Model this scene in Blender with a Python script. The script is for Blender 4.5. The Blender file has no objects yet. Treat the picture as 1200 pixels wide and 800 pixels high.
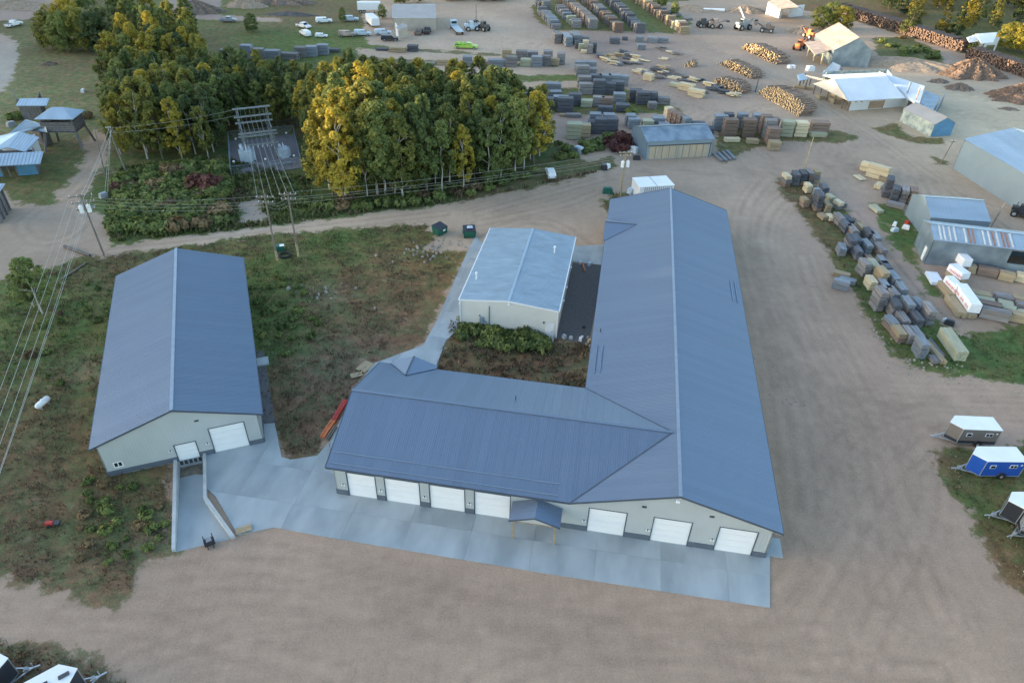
import bpy, bmesh, math, random
import numpy as np
from mathutils import Vector, Matrix, geometry
random.seed(7); RNG = np.random.default_rng(7)
PI = math.pi; R = math.radians
SC = bpy.context.scene; COL = SC.collection

# ------------------------------------------------------------------ camera
CAM_H, FPX, PITCH, ROLL = 56.0, 825.17, .636, -.031
cd = bpy.data.cameras.new('camera'); cam = bpy.data.objects.new('camera', cd); COL.objects.link(cam)
cd.sensor_width = 36; cd.lens = FPX * 36 / 1200; cd.clip_end = 6000; cd.clip_start = 1
cam.matrix_world = Matrix.Translation((0, 0, CAM_H)) @ Matrix.Rotation(PI/2 - PITCH, 4, 'X') @ Matrix.Rotation(-ROLL, 4, 'Z')
SC.camera = cam
# ------------------------------------------------------------------ world, sun, exposure
SUN_EL, SUN_AZ = 3.6, 268.0       # degrees; azimuth clockwise from +Y (north): sun in the west
w = bpy.data.worlds.new('World'); SC.world = w; w.use_nodes = True
nt = w.node_tree; nt.nodes.clear()
sky = nt.nodes.new('ShaderNodeTexSky'); sky.sky_type = 'NISHITA'; sky.sun_disc = False
sky.sun_elevation = R(9); sky.sun_rotation = R(SUN_AZ); sky.air_density = 1.0; sky.dust_density = 1.0; sky.ozone_density = 1.2
bg = nt.nodes.new('ShaderNodeBackground'); bg.inputs[1].default_value = 0.13
wo = nt.nodes.new('ShaderNodeOutputWorld'); nt.links.new(sky.outputs[0], bg.inputs[0]); nt.links.new(bg.outputs[0], wo.inputs[0])
sd = bpy.data.lights.new('sun', 'SUN'); sd.energy = 2.6; sd.angle = R(.6); sd.color = (1, .78, .50)
sun = bpy.data.objects.new('sun', sd); COL.objects.link(sun)
az = R(SUN_AZ); el = R(SUN_EL)
sdir = Vector((math.sin(az)*math.cos(el), math.cos(az)*math.cos(el), math.sin(el)))
sun.rotation_euler = sdir.to_track_quat('Z', 'Y').to_euler()
SC.view_settings.view_transform = 'Standard'; SC.view_settings.look = 'None'; SC.view_settings.gamma = 1
SC.view_settings.exposure = 2.4
# ------------------------------------------------------------------ ground survey: photo pixel -> metres on the plane z
def G(u, v, z=0):
    X = u-600; Y = 400-v; c, s = math.cos(ROLL), math.sin(ROLL); X, Y = c*X+s*Y, -s*X+c*Y
    d = (X, FPX*math.cos(PITCH)+Y*math.sin(PITCH), -FPX*math.sin(PITCH)+Y*math.cos(PITCH))
    t = (z-CAM_H)/d[2]; return Vector((d[0]*t, d[1]*t, z))
def ang(a, b):
    A = G(*a); B = G(*b); return math.atan2(B.y-A.y, B.x-A.x)

# ------------------------------------------------------------------ materials
MATS = {}
def M(name, c, r=.75, m=0, ns=1.5, na=.18, c2=None, bump=.0, rv=.0, det=6, stretch=None, spec=.5, coord='Object'):
    if name in MATS: return MATS[name]
    mt = bpy.data.materials.new(name); mt.use_nodes = True; t = mt.node_tree; n = t.nodes; L = t.links
    b = n['Principled BSDF']; b.inputs['Roughness'].default_value = r; b.inputs['Metallic'].default_value = m
    b.inputs['Specular IOR Level'].default_value = spec
    tc = n.new('ShaderNodeTexCoord'); src = tc.outputs[coord]
    oi = n.new('ShaderNodeObjectInfo')
    mp = n.new('ShaderNodeMapping'); L.new(src, mp.inputs[0])
    if stretch: mp.inputs['Scale'].default_value = stretch
    ad = n.new('ShaderNodeVectorMath'); ad.operation = 'ADD'; L.new(mp.outputs[0], ad.inputs[0])
    mu = n.new('ShaderNodeMath'); mu.operation = 'MULTIPLY'; mu.inputs[1].default_value = 37.; L.new(oi.outputs['Random'], mu.inputs[0]); L.new(mu.outputs[0], ad.inputs[1])
    nz = n.new('ShaderNodeTexNoise'); nz.inputs['Scale'].default_value = ns; nz.inputs['Detail'].default_value = det; L.new(ad.outputs[0], nz.inputs[0])
    rp = n.new('ShaderNodeValToRGB'); L.new(nz.outputs[0], rp.inputs[0])
    lo = tuple(x*(1-na) for x in c); hi = tuple(min(1, x*(1+na)) for x in (c2 or c))
    rp.color_ramp.elements[0].position = .32; rp.color_ramp.elements[1].position = .68
    rp.color_ramp.elements[0].color = (*lo, 1); rp.color_ramp.elements[1].color = (*hi, 1)
    out = rp.outputs[0]
    if rv:
        hs = n.new('ShaderNodeHueSaturation'); L.new(out, hs.inputs['Color'])
        ma = n.new('ShaderNodeMapRange'); L.new(oi.outputs['Random'], ma.inputs[0]); ma.inputs[3].default_value = 1-rv; ma.inputs[4].default_value = 1+rv
        L.new(ma.outputs[0], hs.inputs['Value']); out = hs.outputs[0]
    L.new(out, b.inputs['Base Color'])
    if bump:
        bp = n.new('ShaderNodeBump'); bp.inputs['Strength'].default_value = bump; bp.inputs['Distance'].default_value = .05
        L.new(nz.outputs[0], bp.inputs['Height']); L.new(bp.outputs[0], b.inputs['Normal'])
    MATS[name] = mt; return mt
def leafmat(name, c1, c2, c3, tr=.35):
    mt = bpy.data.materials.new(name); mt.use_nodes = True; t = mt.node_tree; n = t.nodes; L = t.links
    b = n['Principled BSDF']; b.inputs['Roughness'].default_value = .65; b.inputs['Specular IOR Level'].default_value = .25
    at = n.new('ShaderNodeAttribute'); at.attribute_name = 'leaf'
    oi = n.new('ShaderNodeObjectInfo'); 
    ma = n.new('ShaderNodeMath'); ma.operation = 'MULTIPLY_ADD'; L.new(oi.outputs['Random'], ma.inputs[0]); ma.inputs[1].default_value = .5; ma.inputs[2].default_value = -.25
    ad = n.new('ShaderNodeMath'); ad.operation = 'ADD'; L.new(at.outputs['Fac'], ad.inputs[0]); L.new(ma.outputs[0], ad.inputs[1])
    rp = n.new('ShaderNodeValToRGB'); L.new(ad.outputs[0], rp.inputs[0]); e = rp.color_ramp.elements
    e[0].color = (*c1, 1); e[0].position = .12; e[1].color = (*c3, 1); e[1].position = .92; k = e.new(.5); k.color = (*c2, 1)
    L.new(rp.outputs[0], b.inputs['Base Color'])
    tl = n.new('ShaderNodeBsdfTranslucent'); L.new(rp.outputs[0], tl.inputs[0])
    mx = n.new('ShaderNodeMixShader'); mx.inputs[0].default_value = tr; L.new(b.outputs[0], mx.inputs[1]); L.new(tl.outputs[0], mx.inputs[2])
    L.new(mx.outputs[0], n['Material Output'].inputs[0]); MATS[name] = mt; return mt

ROOF = M('charcoal_blue_steel', (.165, .215, .292), r=.5, m=.4, ns=.12, na=.02, rv=.035)
GUARD = M('highlit_rail', (.24, .31, .40), r=.4, m=.4, na=.05)  # pale blue carries the rails' highlight in its colour
RTRIM = M('charcoal_trim', (.075, .095, .125), r=.45, m=.2, na=.06)
RIDGE = M('ridge_cap_steel', (.27, .32, .39), r=.4, m=.3, na=.08)
SIDING = M('pale_grey_siding', (.44, .465, .46), r=.5, ns=.4, na=.05)
WAIN = M('charcoal_wainscot', (.10, .12, .15), r=.5, na=.08)
WHITE = M('white_paint', (.80, .80, .79), r=.45, ns=.8, na=.035)
WHITEM = M('white_door_panel', (.80, .80, .80), r=.4, ns=.8, na=.02)
BLACK = M('black_paint', (.02, .02, .022), r=.4, na=.1)
DKGREY = M('dark_grey_metal', (.06, .06, .065), r=.5, na=.15)
GALV = M('galvanised_roof', (.38, .46, .52), r=.33, m=.55, ns=.5, na=.10, stretch=(1, .2, 1), rv=.03)
GALV2 = M('old_galvanised_steel', (.24, .31, .37), r=.4, m=.5, ns=.5, na=.2, c2=(.27, .33, .38), rv=.1)
GALVW = M('pale_galvanised_siding', (.26, .335, .39), r=.45, m=.3, ns=.3, na=.06)
CREAM = M('cream_siding', (.70, .68, .61), r=.5, ns=.5, na=.04)
TANW = M('tan_siding', (.46, .40, .33), r=.6, ns=.5, na=.08)
TANR = M('tan_roof', (.42, .39, .36), r=.5, m=.1, ns=.4, na=.08)
WROOF = M('white_steel_roof', (.66, .70, .74), r=.4, m=.1, ns=.3, na=.06)
BLUEW = M('blue_painted_wall', (.10, .26, .42), r=.55, ns=.7, na=.12)
TEAL = M('weathered_teal_siding', (.24, .33, .36), r=.6, ns=1.0, na=.3, c2=(.36, .40, .36))
BOARD = M('weathered_board', (.17, .155, .15), r=.85, ns=3, na=.3, rv=.15, stretch=(1, 1, .2))
RUSTY = M('rusty_sheet_roof', (.34, .22, .17), r=.6, m=.2, ns=.5, na=.3, c2=(.44, .34, .28))
CONC = M('broom_finished_concrete', (.28, .315, .325), r=.5, ns=.22, na=.13, c2=(.345, .375, .385), bump=.05, det=12, rv=.0, stretch=(1.6,.7,1))
CONCW = M('concrete_wall', (.42, .44, .44), r=.7, ns=1.2, na=.12)
GRAV = M('dark_crushed_gravel', (.115, .108, .108), r=.9, ns=6, na=.35, bump=.4, det=10)
GRAVP = M('grey_substation_gravel', (.19, .17, .17), r=.9, ns=5, na=.25, bump=.4, det=10)
POLE = M('weathered_pole_wood', (.19, .16, .135), r=.9, ns=3, na=.25, stretch=(3, 3, .3))
POLEY = M('pale_pole_butt', (.42, .33, .20), r=.9, ns=3, na=.2)
WIRE = M('aluminium_wire', (.42, .44, .40), r=.5, m=.3, na=.1)
STEELG = M('substation_steel', (.30, .32, .32), r=.5, m=.4, na=.12)
PBLUE = M('pale_blue_equipment_paint', (.50, .58, .64), r=.45, na=.08)
POSTW = M('treated_post_wood', (.31, .235, .14), r=.8, ns=3, na=.2)
GLASS = M('dark_window_glass', (.02, .025, .03), r=.08, na=.2)
GREEND = M('dark_green_dumpster_paint', (.015, .11, .075), r=.5, ns=2, na=.25)
LIME = M('lime_green_vehicle_paint', (.36, .58, .10), r=.3, na=.05)
RED = M('red_paint', (.45, .035, .025), r=.5, ns=2, na=.2)
ORANGE = M('orange_paint', (.62, .17, .05), r=.55, na=.15)
RUBBER = M('tyre_rubber', (.02, .02, .02), r=.8, na=.1)
BLUEP = M('royal_blue_panel', (.02, .09, .40), r=.35, na=.05)
TAUPE = M('taupe_panel', (.19, .165, .145), r=.4, na=.05)
CHARP = M('charcoal_panel', (.035, .037, .045), r=.35, na=.06)
GREYP = M('light_grey_panel', (.30, .31, .33), r=.35, na=.05)
ALU = M('aluminium_tongue', (.52, .55, .57), r=.35, m=.6, na=.08)
LUM = {
 'grey': M('weathered_grey_lumber', (.215, .20, .195), r=.85, ns=2.2, na=.28, rv=.22, stretch=(.25, 2, 6)),
 'dark': M('dark_weathered_lumber', (.10, .105, .12), r=.8, ns=2.2, na=.3, rv=.2, stretch=(.25, 2, 6)),
 'blue': M('sky_tinted_lumber', (.205, .225, .25), r=.6, ns=2.2, na=.25, rv=.15, stretch=(.25, 2, 6)),  # blue tint puts the sky's reflection into the grey wood colour
 'tan': M('tan_lumber', (.36, .28, .175), r=.85, ns=2.2, na=.22, rv=.15, stretch=(.25, 2, 6)),
 'pale': M('fresh_sawn_lumber', (.60, .50, .33), r=.8, ns=2.2, na=.14, rv=.1, stretch=(.25, 2, 6)),
 'green': M('treated_green_lumber', (.40, .39, .27), r=.8, ns=2.2, na=.15, rv=.1, stretch=(.25, 2, 6)),
 'brown': M('brown_weathered_lumber', (.22, .155, .12), r=.85, ns=2.2, na=.3, rv=.2, stretch=(.25, 2, 6)),
}
WRAP = M('white_lumber_wrap', (.78, .79, .82), r=.35, ns=1.5, na=.06, bump=.3)
REDPR = M('red_print', (.60, .10, .10), r=.5, na=.2)
LOGEND = M('cut_log_end', (.50, .33, .16), r=.85, ns=3, na=.25, rv=.1)
LOGY = M('peeled_log', (.74, .54, .29), r=.85, ns=3, na=.35)
BARK = M('log_bark', (.27, .19, .14), r=.9, ns=2, na=.35)
REDLOG = M('red_brown_pulpwood', (.15, .10, .078), r=.9, ns=1.5, na=.35)
BIRCHB = M('pale_birch_bark', (.50, .46, .40), r=.8, ns=6, na=.35)
ASPB = M('grey_brown_bark', (.15, .125, .10), r=.9, ns=5, na=.3)
DIRTP = M('brown_dirt_heap', (.19, .145, .115), r=.95, ns=1.5, na=.3, bump=.6, det=10)
SANDP = M('sandy_heap', (.34, .26, .19), r=.95, ns=1.2, na=.2, bump=.5, det=10)
BARKP = M('bark_chip_heap', (.17, .115, .085), r=.95, ns=2.5, na=.45, bump=.8, det=12)
LEAFG = leafmat('green_aspen_leaves', (0.070, 0.101, 0.033), (0.132, 0.172, 0.053), (0.256, 0.288, 0.083))
LEAFD = leafmat('dark_green_leaves', (0.048, 0.076, 0.033), (0.088, 0.122, 0.050), (0.165, 0.198, 0.069))
LEAFY = leafmat('yellowing_leaves', (0.120, 0.132, 0.026), (0.324, 0.276, 0.042), (0.528, 0.408, 0.060))
LEAFM = leafmat('half_turned_leaves', (0.066, 0.094, 0.026), (0.144, 0.162, 0.042), (0.336, 0.300, 0.060))
LEAFP = leafmat('willow_green_leaves', (0.090, 0.120, 0.039), (0.150, 0.188, 0.060), (0.240, 0.285, 0.090))
LEAFR = leafmat('red_shrub_leaves', (0.072, 0.034, 0.029), (0.132, 0.050, 0.046), (0.192, 0.084, 0.060))
LEAFB = leafmat('dry_brown_leaves', (0.120, 0.084, 0.048), (0.204, 0.144, 0.078), (0.300, 0.216, 0.108))
WEEDG = leafmat('weed_green', (0.068, 0.088, 0.034), (0.115, 0.135, 0.051), (0.176, 0.196, 0.081))
WEEDB = leafmat('weed_brown', (0.108, 0.074, 0.047), (0.176, 0.121, 0.081), (0.257, 0.189, 0.121))
WEEDR = leafmat('weed_rust', (0.121, 0.068, 0.047), (0.203, 0.115, 0.081), (0.270, 0.162, 0.108))
CONIF = leafmat('conifer_needles', (0.024, 0.050, 0.022), (0.048, 0.078, 0.026), (0.144, 0.144, 0.036))
CONIY = leafmat('golden_lit_needles', (0.096, 0.090, 0.017), (0.228, 0.180, 0.024), (0.384, 0.288, 0.036))  # golden ramp puts low sunlight into the needle colour

# ------------------------------------------------------------------ mesh builder
class MB:
    def __init__(s): s.v = []; s.f = []; s.m = []
    def add(s, vs, fs, mi=0):
        k = len(s.v); s.v += [tuple(p) for p in vs]; s.f += [tuple(i+k for i in f) for f in fs]; s.m += [mi]*len(fs); return s
    def box(s, c, d, rz=0, mi=0, top=None):
        x, y, z = d[0]/2, d[1]/2, d[2]/2; tx, ty = top if top else (1, 1)
        P = [(-x,-y,-z),(x,-y,-z),(x,y,-z),(-x,y,-z),(-x*tx,-y*ty,z),(x*tx,-y*ty,z),(x*tx,y*ty,z),(-x*tx,y*ty,z)]
        C, S = math.cos(rz), math.sin(rz)
        P = [(c[0]+a*C-b*S, c[1]+a*S+b*C, c[2]+e) for a, b, e in P]
        return s.add(P, [(0,3,2,1),(4,5,6,7),(0,1,5,4),(1,2,6,5),(2,3,7,6),(3,0,4,7)], mi)
    def hexa(s, b4, t4, mi=0):   # bottom quad ccw, top quad ccw
        return s.add(list(b4)+list(t4), [(0,3,2,1),(4,5,6,7),(0,1,5,4),(1,2,6,5),(2,3,7,6),(3,0,4,7)], mi)
    def prism(s, poly, z0, z1, mi=0):
        n = len(poly); P = [(p[0],p[1],z0) for p in poly]+[(p[0],p[1],z1) for p in poly]
        return s.add(P, [tuple(range(n-1,-1,-1)), tuple(range(n,2*n))]+[(i,(i+1)%n,n+(i+1)%n,n+i) for i in range(n)], mi)
    def plate(s, pts, n, th, mi=0):  # polygon in space thickened by th against normal n
        n = Vector(n).normalized(); A = [Vector(p) for p in pts]; B = [p-n*th for p in A]; k = len(A)
        return s.add(B+A, [tuple(range(k-1,-1,-1)), tuple(range(k,2*k))]+[(i,(i+1)%k,k+(i+1)%k,k+i) for i in range(k)], mi)
    def tube(s, p0, p1, r0, r1=None, n=8, mi=0, caps=True):
        r1 = r0 if r1 is None else r1; a = Vector(p0); b = Vector(p1); d = (b-a).normalized()
        u = d.orthogonal().normalized(); w = d.cross(u)
        P = [a+(u*math.cos(2*PI*i/n)+w*math.sin(2*PI*i/n))*r0 for i in range(n)]+[b+(u*math.cos(2*PI*i/n)+w*math.sin(2*PI*i/n))*r1 for i in range(n)]
        F = [(i,(i+1)%n,n+(i+1)%n,n+i) for i in range(n)]
        if caps: F += [tuple(range(n-1,-1,-1)), tuple(range(n,2*n))]
        return s.add(P, F, mi)
    def bar(s, p0, p1, w, h=None, mi=0):
        h = h or w; a = Vector(p0); b = Vector(p1); d = (b-a).normalized(); up = Vector((0,0,1))
        u = d.cross(up); u = u.normalized() if u.length > 1e-4 else Vector((1,0,0)); v = u.cross(d).normalized()
        q = lambda p: [p-u*w/2-v*h/2, p+u*w/2-v*h/2, p+u*w/2+v*h/2, p-u*w/2+v*h/2]
        return s.add(q(a)+q(b), [(0,1,2,3)[::-1],(4,5,6,7),(0,1,5,4),(1,2,6,5),(2,3,7,6),(3,0,4,7)], mi)
    def mesh(s, name, mats, smooth=False):
        me = bpy.data.meshes.new(name); me.from_pydata(s.v, [], s.f)
        for m in (mats if isinstance(mats, (list, tuple)) else [mats]): me.materials.append(m)
        if len(me.materials) > 1: me.polygons.foreach_set('material_index', s.m)
        if smooth: me.polygons.foreach_set('use_smooth', [True]*len(s.f))
        me.update(); return me
    def build(s, name, mats, parent=None, smooth=False):
        return link(name, s.mesh(name, mats, smooth), parent)
def fixn(me):
    b = bmesh.new(); b.from_mesh(me); bmesh.ops.recalc_face_normals(b, faces=b.faces); b.to_mesh(me); b.free()
def link(name, me, parent=None, loc=None, rz=0):
    o = bpy.data.objects.new(name, me); COL.objects.link(o)
    if parent: o.parent = parent
    if loc is not None: o.location = loc
    if rz: o.rotation_euler = (0, 0, rz)
    return o
def thing(name, label, cat, loc=(0,0,0), rz=0, group=None):
    o = bpy.data.objects.new(name, None); COL.objects.link(o); o.location = loc; o.rotation_euler = (0,0,rz); o.empty_display_size = .3
    return tag(o, label, cat, group)
def tag(o, label, cat, group=None):
    o['label'] = label; o['category'] = cat
    if group: o['group'] = group
    return o
def struct(o): o['kind'] = 'structure'; return o
def kids(o): return [c for c in KID.get(o.name, [])]
def copy_tree(o, children_map):
    c = o.copy(); COL.objects.link(c)
    for ch in children_map.get(o, []):
        d = copy_tree(ch, children_map); d.parent = c
    return c
def cmap():
    m = {}
    for o in COL.objects:
        if o.parent: m.setdefault(o.parent, []).append(o)
    return m
ORD = ['first','second','third','fourth','fifth','sixth','seventh','eighth','ninth','tenth','eleventh','twelfth','thirteenth','fourteenth','fifteenth','sixteenth','seventeenth','eighteenth','nineteenth','twentieth']
TENS = {20:'twenty',30:'thirty',40:'forty',50:'fifty'}
def nth(i):   # i from 0
    i += 1
    if i <= 20: return ORD[i-1]
    t = i//10*10; return TENS[t].replace('ty','tieth') if i == t else TENS[t]+'-'+ORD[i-t-1]

# ------------------------------------------------------------------ ground
VEG = [
 [(-150,345),(0,328),(30,319),(70,309),(100,301),(128,299),(200,290),(300,276),(400,268),(500,262),(512,280),(500,292),(545,296),(510,380),(496,405),(436,427),(400,490),(372,534),(341,539),(330,536),(322,497),(309,490),(200,500),(205,541),(206,645),(190,652),(165,668),(160,692),(130,712),(80,702),(30,690),(0,672),(-150,640)],
 [(-260,-40),(160,-60),(420,-10),(430,52),(470,56),(640,66),(655,80),(640,78),(560,77),(480,76),(420,78),(420,87),(560,88),(690,88),(720,95),(735,105),(790,125),(800,132),(790,140),(760,138),(640,133),(600,140),(620,150),(645,165),(690,190),(716,182),(728,195),(690,205),(620,222),(520,240),(420,252),(300,268),(160,284),(128,292),(122,255),(95,235),(75,228),(60,240),(20,240),(0,220),(-260,220)],
 [(905,212),(925,208),(955,218),(985,240),(1010,262),(1040,290),(1065,330),(1085,358),(1110,372),(1140,388),(1200,380),(1400,380),(1400,470),(1200,452),(1120,442),(1080,434),(1045,417),(1030,392),(1010,362),(985,322),(972,300),(945,262),(925,235)],
 [(1020,240),(1050,238),(1078,262),(1075,300),(1090,328),(1115,352),(1092,345),(1060,302),(1035,272)],
 [(1090,527),(1110,522),(1150,528),(1200,515),(1400,540),(1400,800),(1200,708),(1170,662),(1130,602),(1102,560)],
 [(525,370),(540,379),(655,396),(692,399),(700,470),(500,470),(505,435),(522,400)],
 [(-200,700),(0,742),(60,755),(110,775),(140,790),(190,830),(-200,1000)],
 [(700,236),(715,228),(775,222),(780,235),(715,250)],
 [(900,5),(1000,-40),(1400,-40),(1400,140),(1200,88),(1130,62),(1060,42),(985,20)],
 [(1022,45),(1060,42),(1100,60),(1112,82),(1060,84),(1030,72)],
 [(690,-10),(760,-10),(812,28),(790,40),(760,38),(720,20)],
 [(622,8),(650,-10),(700,-5),(755,38),(690,36),(650,36),(628,24)],
 [(840,150),(985,152),(1010,162),(985,168),(920,166),(870,178),(845,190),(838,180)],
 [(1020,150),(1050,145),(1065,160),(1110,162),(1105,170),(1075,168),(1045,162)],
 [(700,-60),(930,-60),(925,-8),(860,-4),(790,3),(740,4)],
 [(1092,183),(1112,190),(1115,197),(1095,193)],
]
DIRT = [
 [(-100,40),(5,40),(20,52),(22,66),(14,90),(4,108),(-100,125)],
 [(60,235),(88,205),(100,188),(98,172),(112,152),(126,160),(130,178),(122,196),(108,210),(92,240)],
 [(-100,-20),(60,-20),(75,12),(45,22),(-100,30)],
 [(195,-10),(260,-5),(258,14),(200,14)],
 [(420,57),(640,69),(655,74),(560,74),(420,67)],
 [(420,78),(640,80),(690,84),(640,86),(420,82)],
 [(283,238),(300,236),(312,258),(284,262)],
 [(590,96),(700,95),(705,103),(590,105)],
 [(640,140),(700,132),(790,134),(790,142),(700,148),(700,158),(640,156),(610,152)],
 [(990,255),(1008,262),(1035,275),(1065,315),(1095,362),(1130,375),(1160,372),(1165,385),(1125,392),(1080,365),(1050,330),(1020,285)],
 [(150,8),(260,18),(330,22),(330,26),(200,22)],
]
def P2(poly): return np.array([G(*q).to_2d() for q in poly])
def sdf(px, py, poly):     # positive inside
    P = poly; n = len(P); d = np.full(px.shape, 1e9); ins = np.zeros(px.shape, bool)
    for i in range(n):
        a = P[i]; b = P[(i+1)%n]; e = b-a; wx = px-a[0]; wy = py-a[1]
        t = np.clip((wx*e[0]+wy*e[1])/(e@e+1e-12), 0, 1); dx = wx-e[0]*t; dy = wy-e[1]*t
        d = np.minimum(d, dx*dx+dy*dy)
        c = ((a[1] > py) != (b[1] > py)) & (px < (b[0]-a[0])*(py-a[1])/(b[1]-a[1]+1e-12)+a[0]); ins ^= c
    d = np.sqrt(d); return np.where(ins, d, -d)
VEGP = [P2(q) for q in VEG]; DIRTP2 = [P2(q) for q in DIRT]
def veg_sd(px, py):
    s = np.full(px.shape, -50.)
    for q in VEGP: s = np.maximum(s, sdf(px, py, q))
    for q in DIRTP2: s = np.minimum(s, -sdf(px, py, q))
    return s
# soil / plant colours, lighter and darker in patches: (u, v, radius m, colour, weight)
def smooth(P, k=4):
    if len(P) < 3: return P
    Q = [P[0]*2-P[1]]+P+[P[-1]*2-P[-2]]; out = []
    for i in range(1, len(Q)-2):
        a, b, c, d = Q[i-1:i+3]
        for j in range(k):
            t = j/k; out.append(.5*((2*b)+(c-a)*t+(2*a-5*b+4*c-d)*t*t+(3*b-a-3*c+d)*t**3))
    return out+[P[-1]]
def painted(px, py, base, blobs):
    c = np.tile(np.array(base), (len(px), 1))*.22; W = np.ones(len(px))*.22
    for u, v, r, colr, wt in blobs:
        p = G(u, v); k = wt*2.2*np.exp(-(((px-p.x)/r)**2+((py-p.y)/r)**2)); c += k[:,None]*np.array(colr); W += k
    return c/W[:,None]
DIRTC = (0.403,0.289,0.203)
DB = [
 (600,760,30,(0.331,0.227,0.162),.8),(250,700,25,(0.319,0.218,0.156),.7),(100,730,14,(0.322,0.233,0.173),.6),(50,270,16,(0.298,0.226,0.167),.95),(400,262,9,(0.387,0.294,0.215),.7),(250,278,9,(0.387,0.294,0.215),.7),
 (640,215,12,(0.300,0.217,0.154),.6),(900,300,14,(0.311,0.227,0.168),.8),(960,420,20,(0.304,0.211,0.154),.9),(930,560,10,(0.256,0.179,0.125),.7),(1050,480,20,(0.342,0.237,0.170),.8),(1050,620,20,(0.331,0.223,0.157),.7),
 (1000,200,25,(0.343,0.254,0.185),.8),(820,215,15,(0.332,0.243,0.180),.8),(1100,120,30,(0.432,0.346,0.241),.9),(1160,150,28,(0.452,0.367,0.256),.9),(900,90,30,(0.333,0.248,0.188),.8),(800,90,18,(0.226,0.164,0.131),.7),(950,180,16,(0.247,0.179,0.138),.6),
 (720,55,18,(0.258,0.190,0.157),.7),(560,55,25,(0.398,0.305,0.226),.9),(480,30,15,(0.387,0.300,0.225),.8),(700,30,20,(0.269,0.201,0.163),.6),(30,10,30,(0.322,0.234,0.183),.7),(-10,80,20,(0.380,0.326,0.270),.9),(230,5,25,(0.238,0.190,0.165),.8),
 (860,15,30,(0.322,0.243,0.184),.6),(690,145,9,(0.290,0.212,0.171),.7),(1010,250,6,(0.321,0.219,0.178),.8),(1085,330,8,(0.300,0.212,0.167),.7),(1150,370,8,(0.257,0.185,0.133),.8),(1140,505,3,(0.357,0.294,0.241),.8),(1190,520,4,(0.382,0.235,0.177),.8),
 (290,250,6,(0.293,0.242,0.201),.9),(1010,150,8,(0.225,0.164,0.127),.8),(1000,65,14,(0.301,0.232,0.172),.6),(1120,80,16,(0.280,0.211,0.167),.6)]
VEGC = (.115, .095, .045)
VB = [
 (1150,420,14,(.075,.098,.035),1),(1080,415,6,(.08,.095,.035),.9),(1040,300,5,(.10,.12,.04),.8),(960,270,6,(.13,.095,.05),.8),(940,235,4,(.13,.085,.055),.8),(1050,270,7,(.08,.11,.035),.9),
 (1150,590,5,(.075,.11,.035),.8),(1180,650,10,(.13,.085,.045),.9),(1110,540,3,(.12,.085,.05),.8),
 (350,340,9,(.085,.115,.035),.9),(420,340,10,(.155,.095,.055),.9),(470,330,9,(.16,.098,.055),.9),(440,380,8,(.145,.095,.06),.9),(400,430,6,(.15,.12,.10),.8),(350,450,8,(.11,.07,.042),.9),(360,500,6,(.11,.075,.05),.9),(330,400,6,(.07,.105,.035),.9),(520,300,6,(.16,.13,.045),.8),(410,290,6,(.09,.12,.04),.8),
 (400,515,3,(.20,.16,.13),.8),(470,300,6,(.15,.11,.05),.8),(385,345,3,(.24,.20,.17),.7),
 (100,400,10,(.10,.115,.04),.8),(40,370,10,(.10,.115,.04),.8),(30,450,8,(.10,.085,.045),.9),(70,500,8,(.11,.09,.045),.9),(120,560,7,(.115,.085,.045),.9),(140,620,6,(.09,.105,.04),.9),(60,620,8,(.105,.08,.045),.9),(190,580,3,(.14,.085,.055),.9),(20,560,7,(.13,.085,.055),.8),(100,670,5,(.15,.105,.07),.9),(150,680,4,(.17,.10,.065),.8),(180,630,3,(.17,.135,.105),.8),(100,430,3,(.20,.165,.13),.6),(30,600,4,(.11,.085,.05),.8),(110,330,6,(.10,.085,.045),.8),(150,310,4,(.13,.095,.05),.8),(25,670,4,(.15,.10,.07),.8),
 (590,400,5,(.09,.09,.04),.9),(600,430,7,(.13,.075,.05),.9),(670,440,4,(.14,.11,.08),.9),(660,410,3,(.13,.09,.06),.8),
 (200,220,14,(.06,.085,.028),1),(160,250,9,(.075,.10,.03),.9),(260,230,6,(.10,.075,.05),.8),(330,225,9,(.075,.095,.035),.9),(380,225,8,(.08,.10,.035),.9),(460,232,8,(.075,.095,.035),.9),(600,215,8,(.10,.085,.045),.9),(690,195,6,(.11,.09,.045),.9),(640,175,8,(.07,.085,.035),.9),
 (80,110,28,(.185,.165,.085),1),(30,130,14,(.185,.165,.085),1),(40,60,20,(.14,.12,.06),.9),(110,85,18,(.15,.13,.065),.9),(100,75,9,(.19,.12,.085),.8),(20,170,8,(.13,.12,.06),.8),(110,200,7,(.10,.10,.04),.8),(240,55,14,(.16,.09,.06),1),(300,50,16,(.07,.105,.028),1),(380,45,18,(.09,.115,.035),.9),(330,20,18,(.15,.10,.06),.9),(260,15,16,(.10,.115,.04),.8),(400,20,16,(.13,.10,.055),.8),
 (560,92,14,(.10,.12,.035),1),(640,93,10,(.10,.12,.035),1),(680,110,8,(.12,.11,.05),.8),(600,65,25,(.12,.105,.06),.8),(500,75,14,(.14,.115,.075),.8),(760,130,6,(.09,.10,.04),.8),(640,30,10,(.14,.12,.05),.9),(740,20,20,(.12,.13,.05),.8),
 (30,770,9,(.11,.09,.055),.9),(120,790,5,(.12,.095,.07),.9),(20,750,5,(.15,.10,.07),.8),(740,232,5,(.12,.11,.05),.9),(1060,60,16,(.10,.10,.045),.9),(1180,60,30,(.10,.10,.04),.9),(1160,90,14,(.16,.12,.07),.8),(1000,20,20,(.13,.08,.05),.8)]
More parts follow.
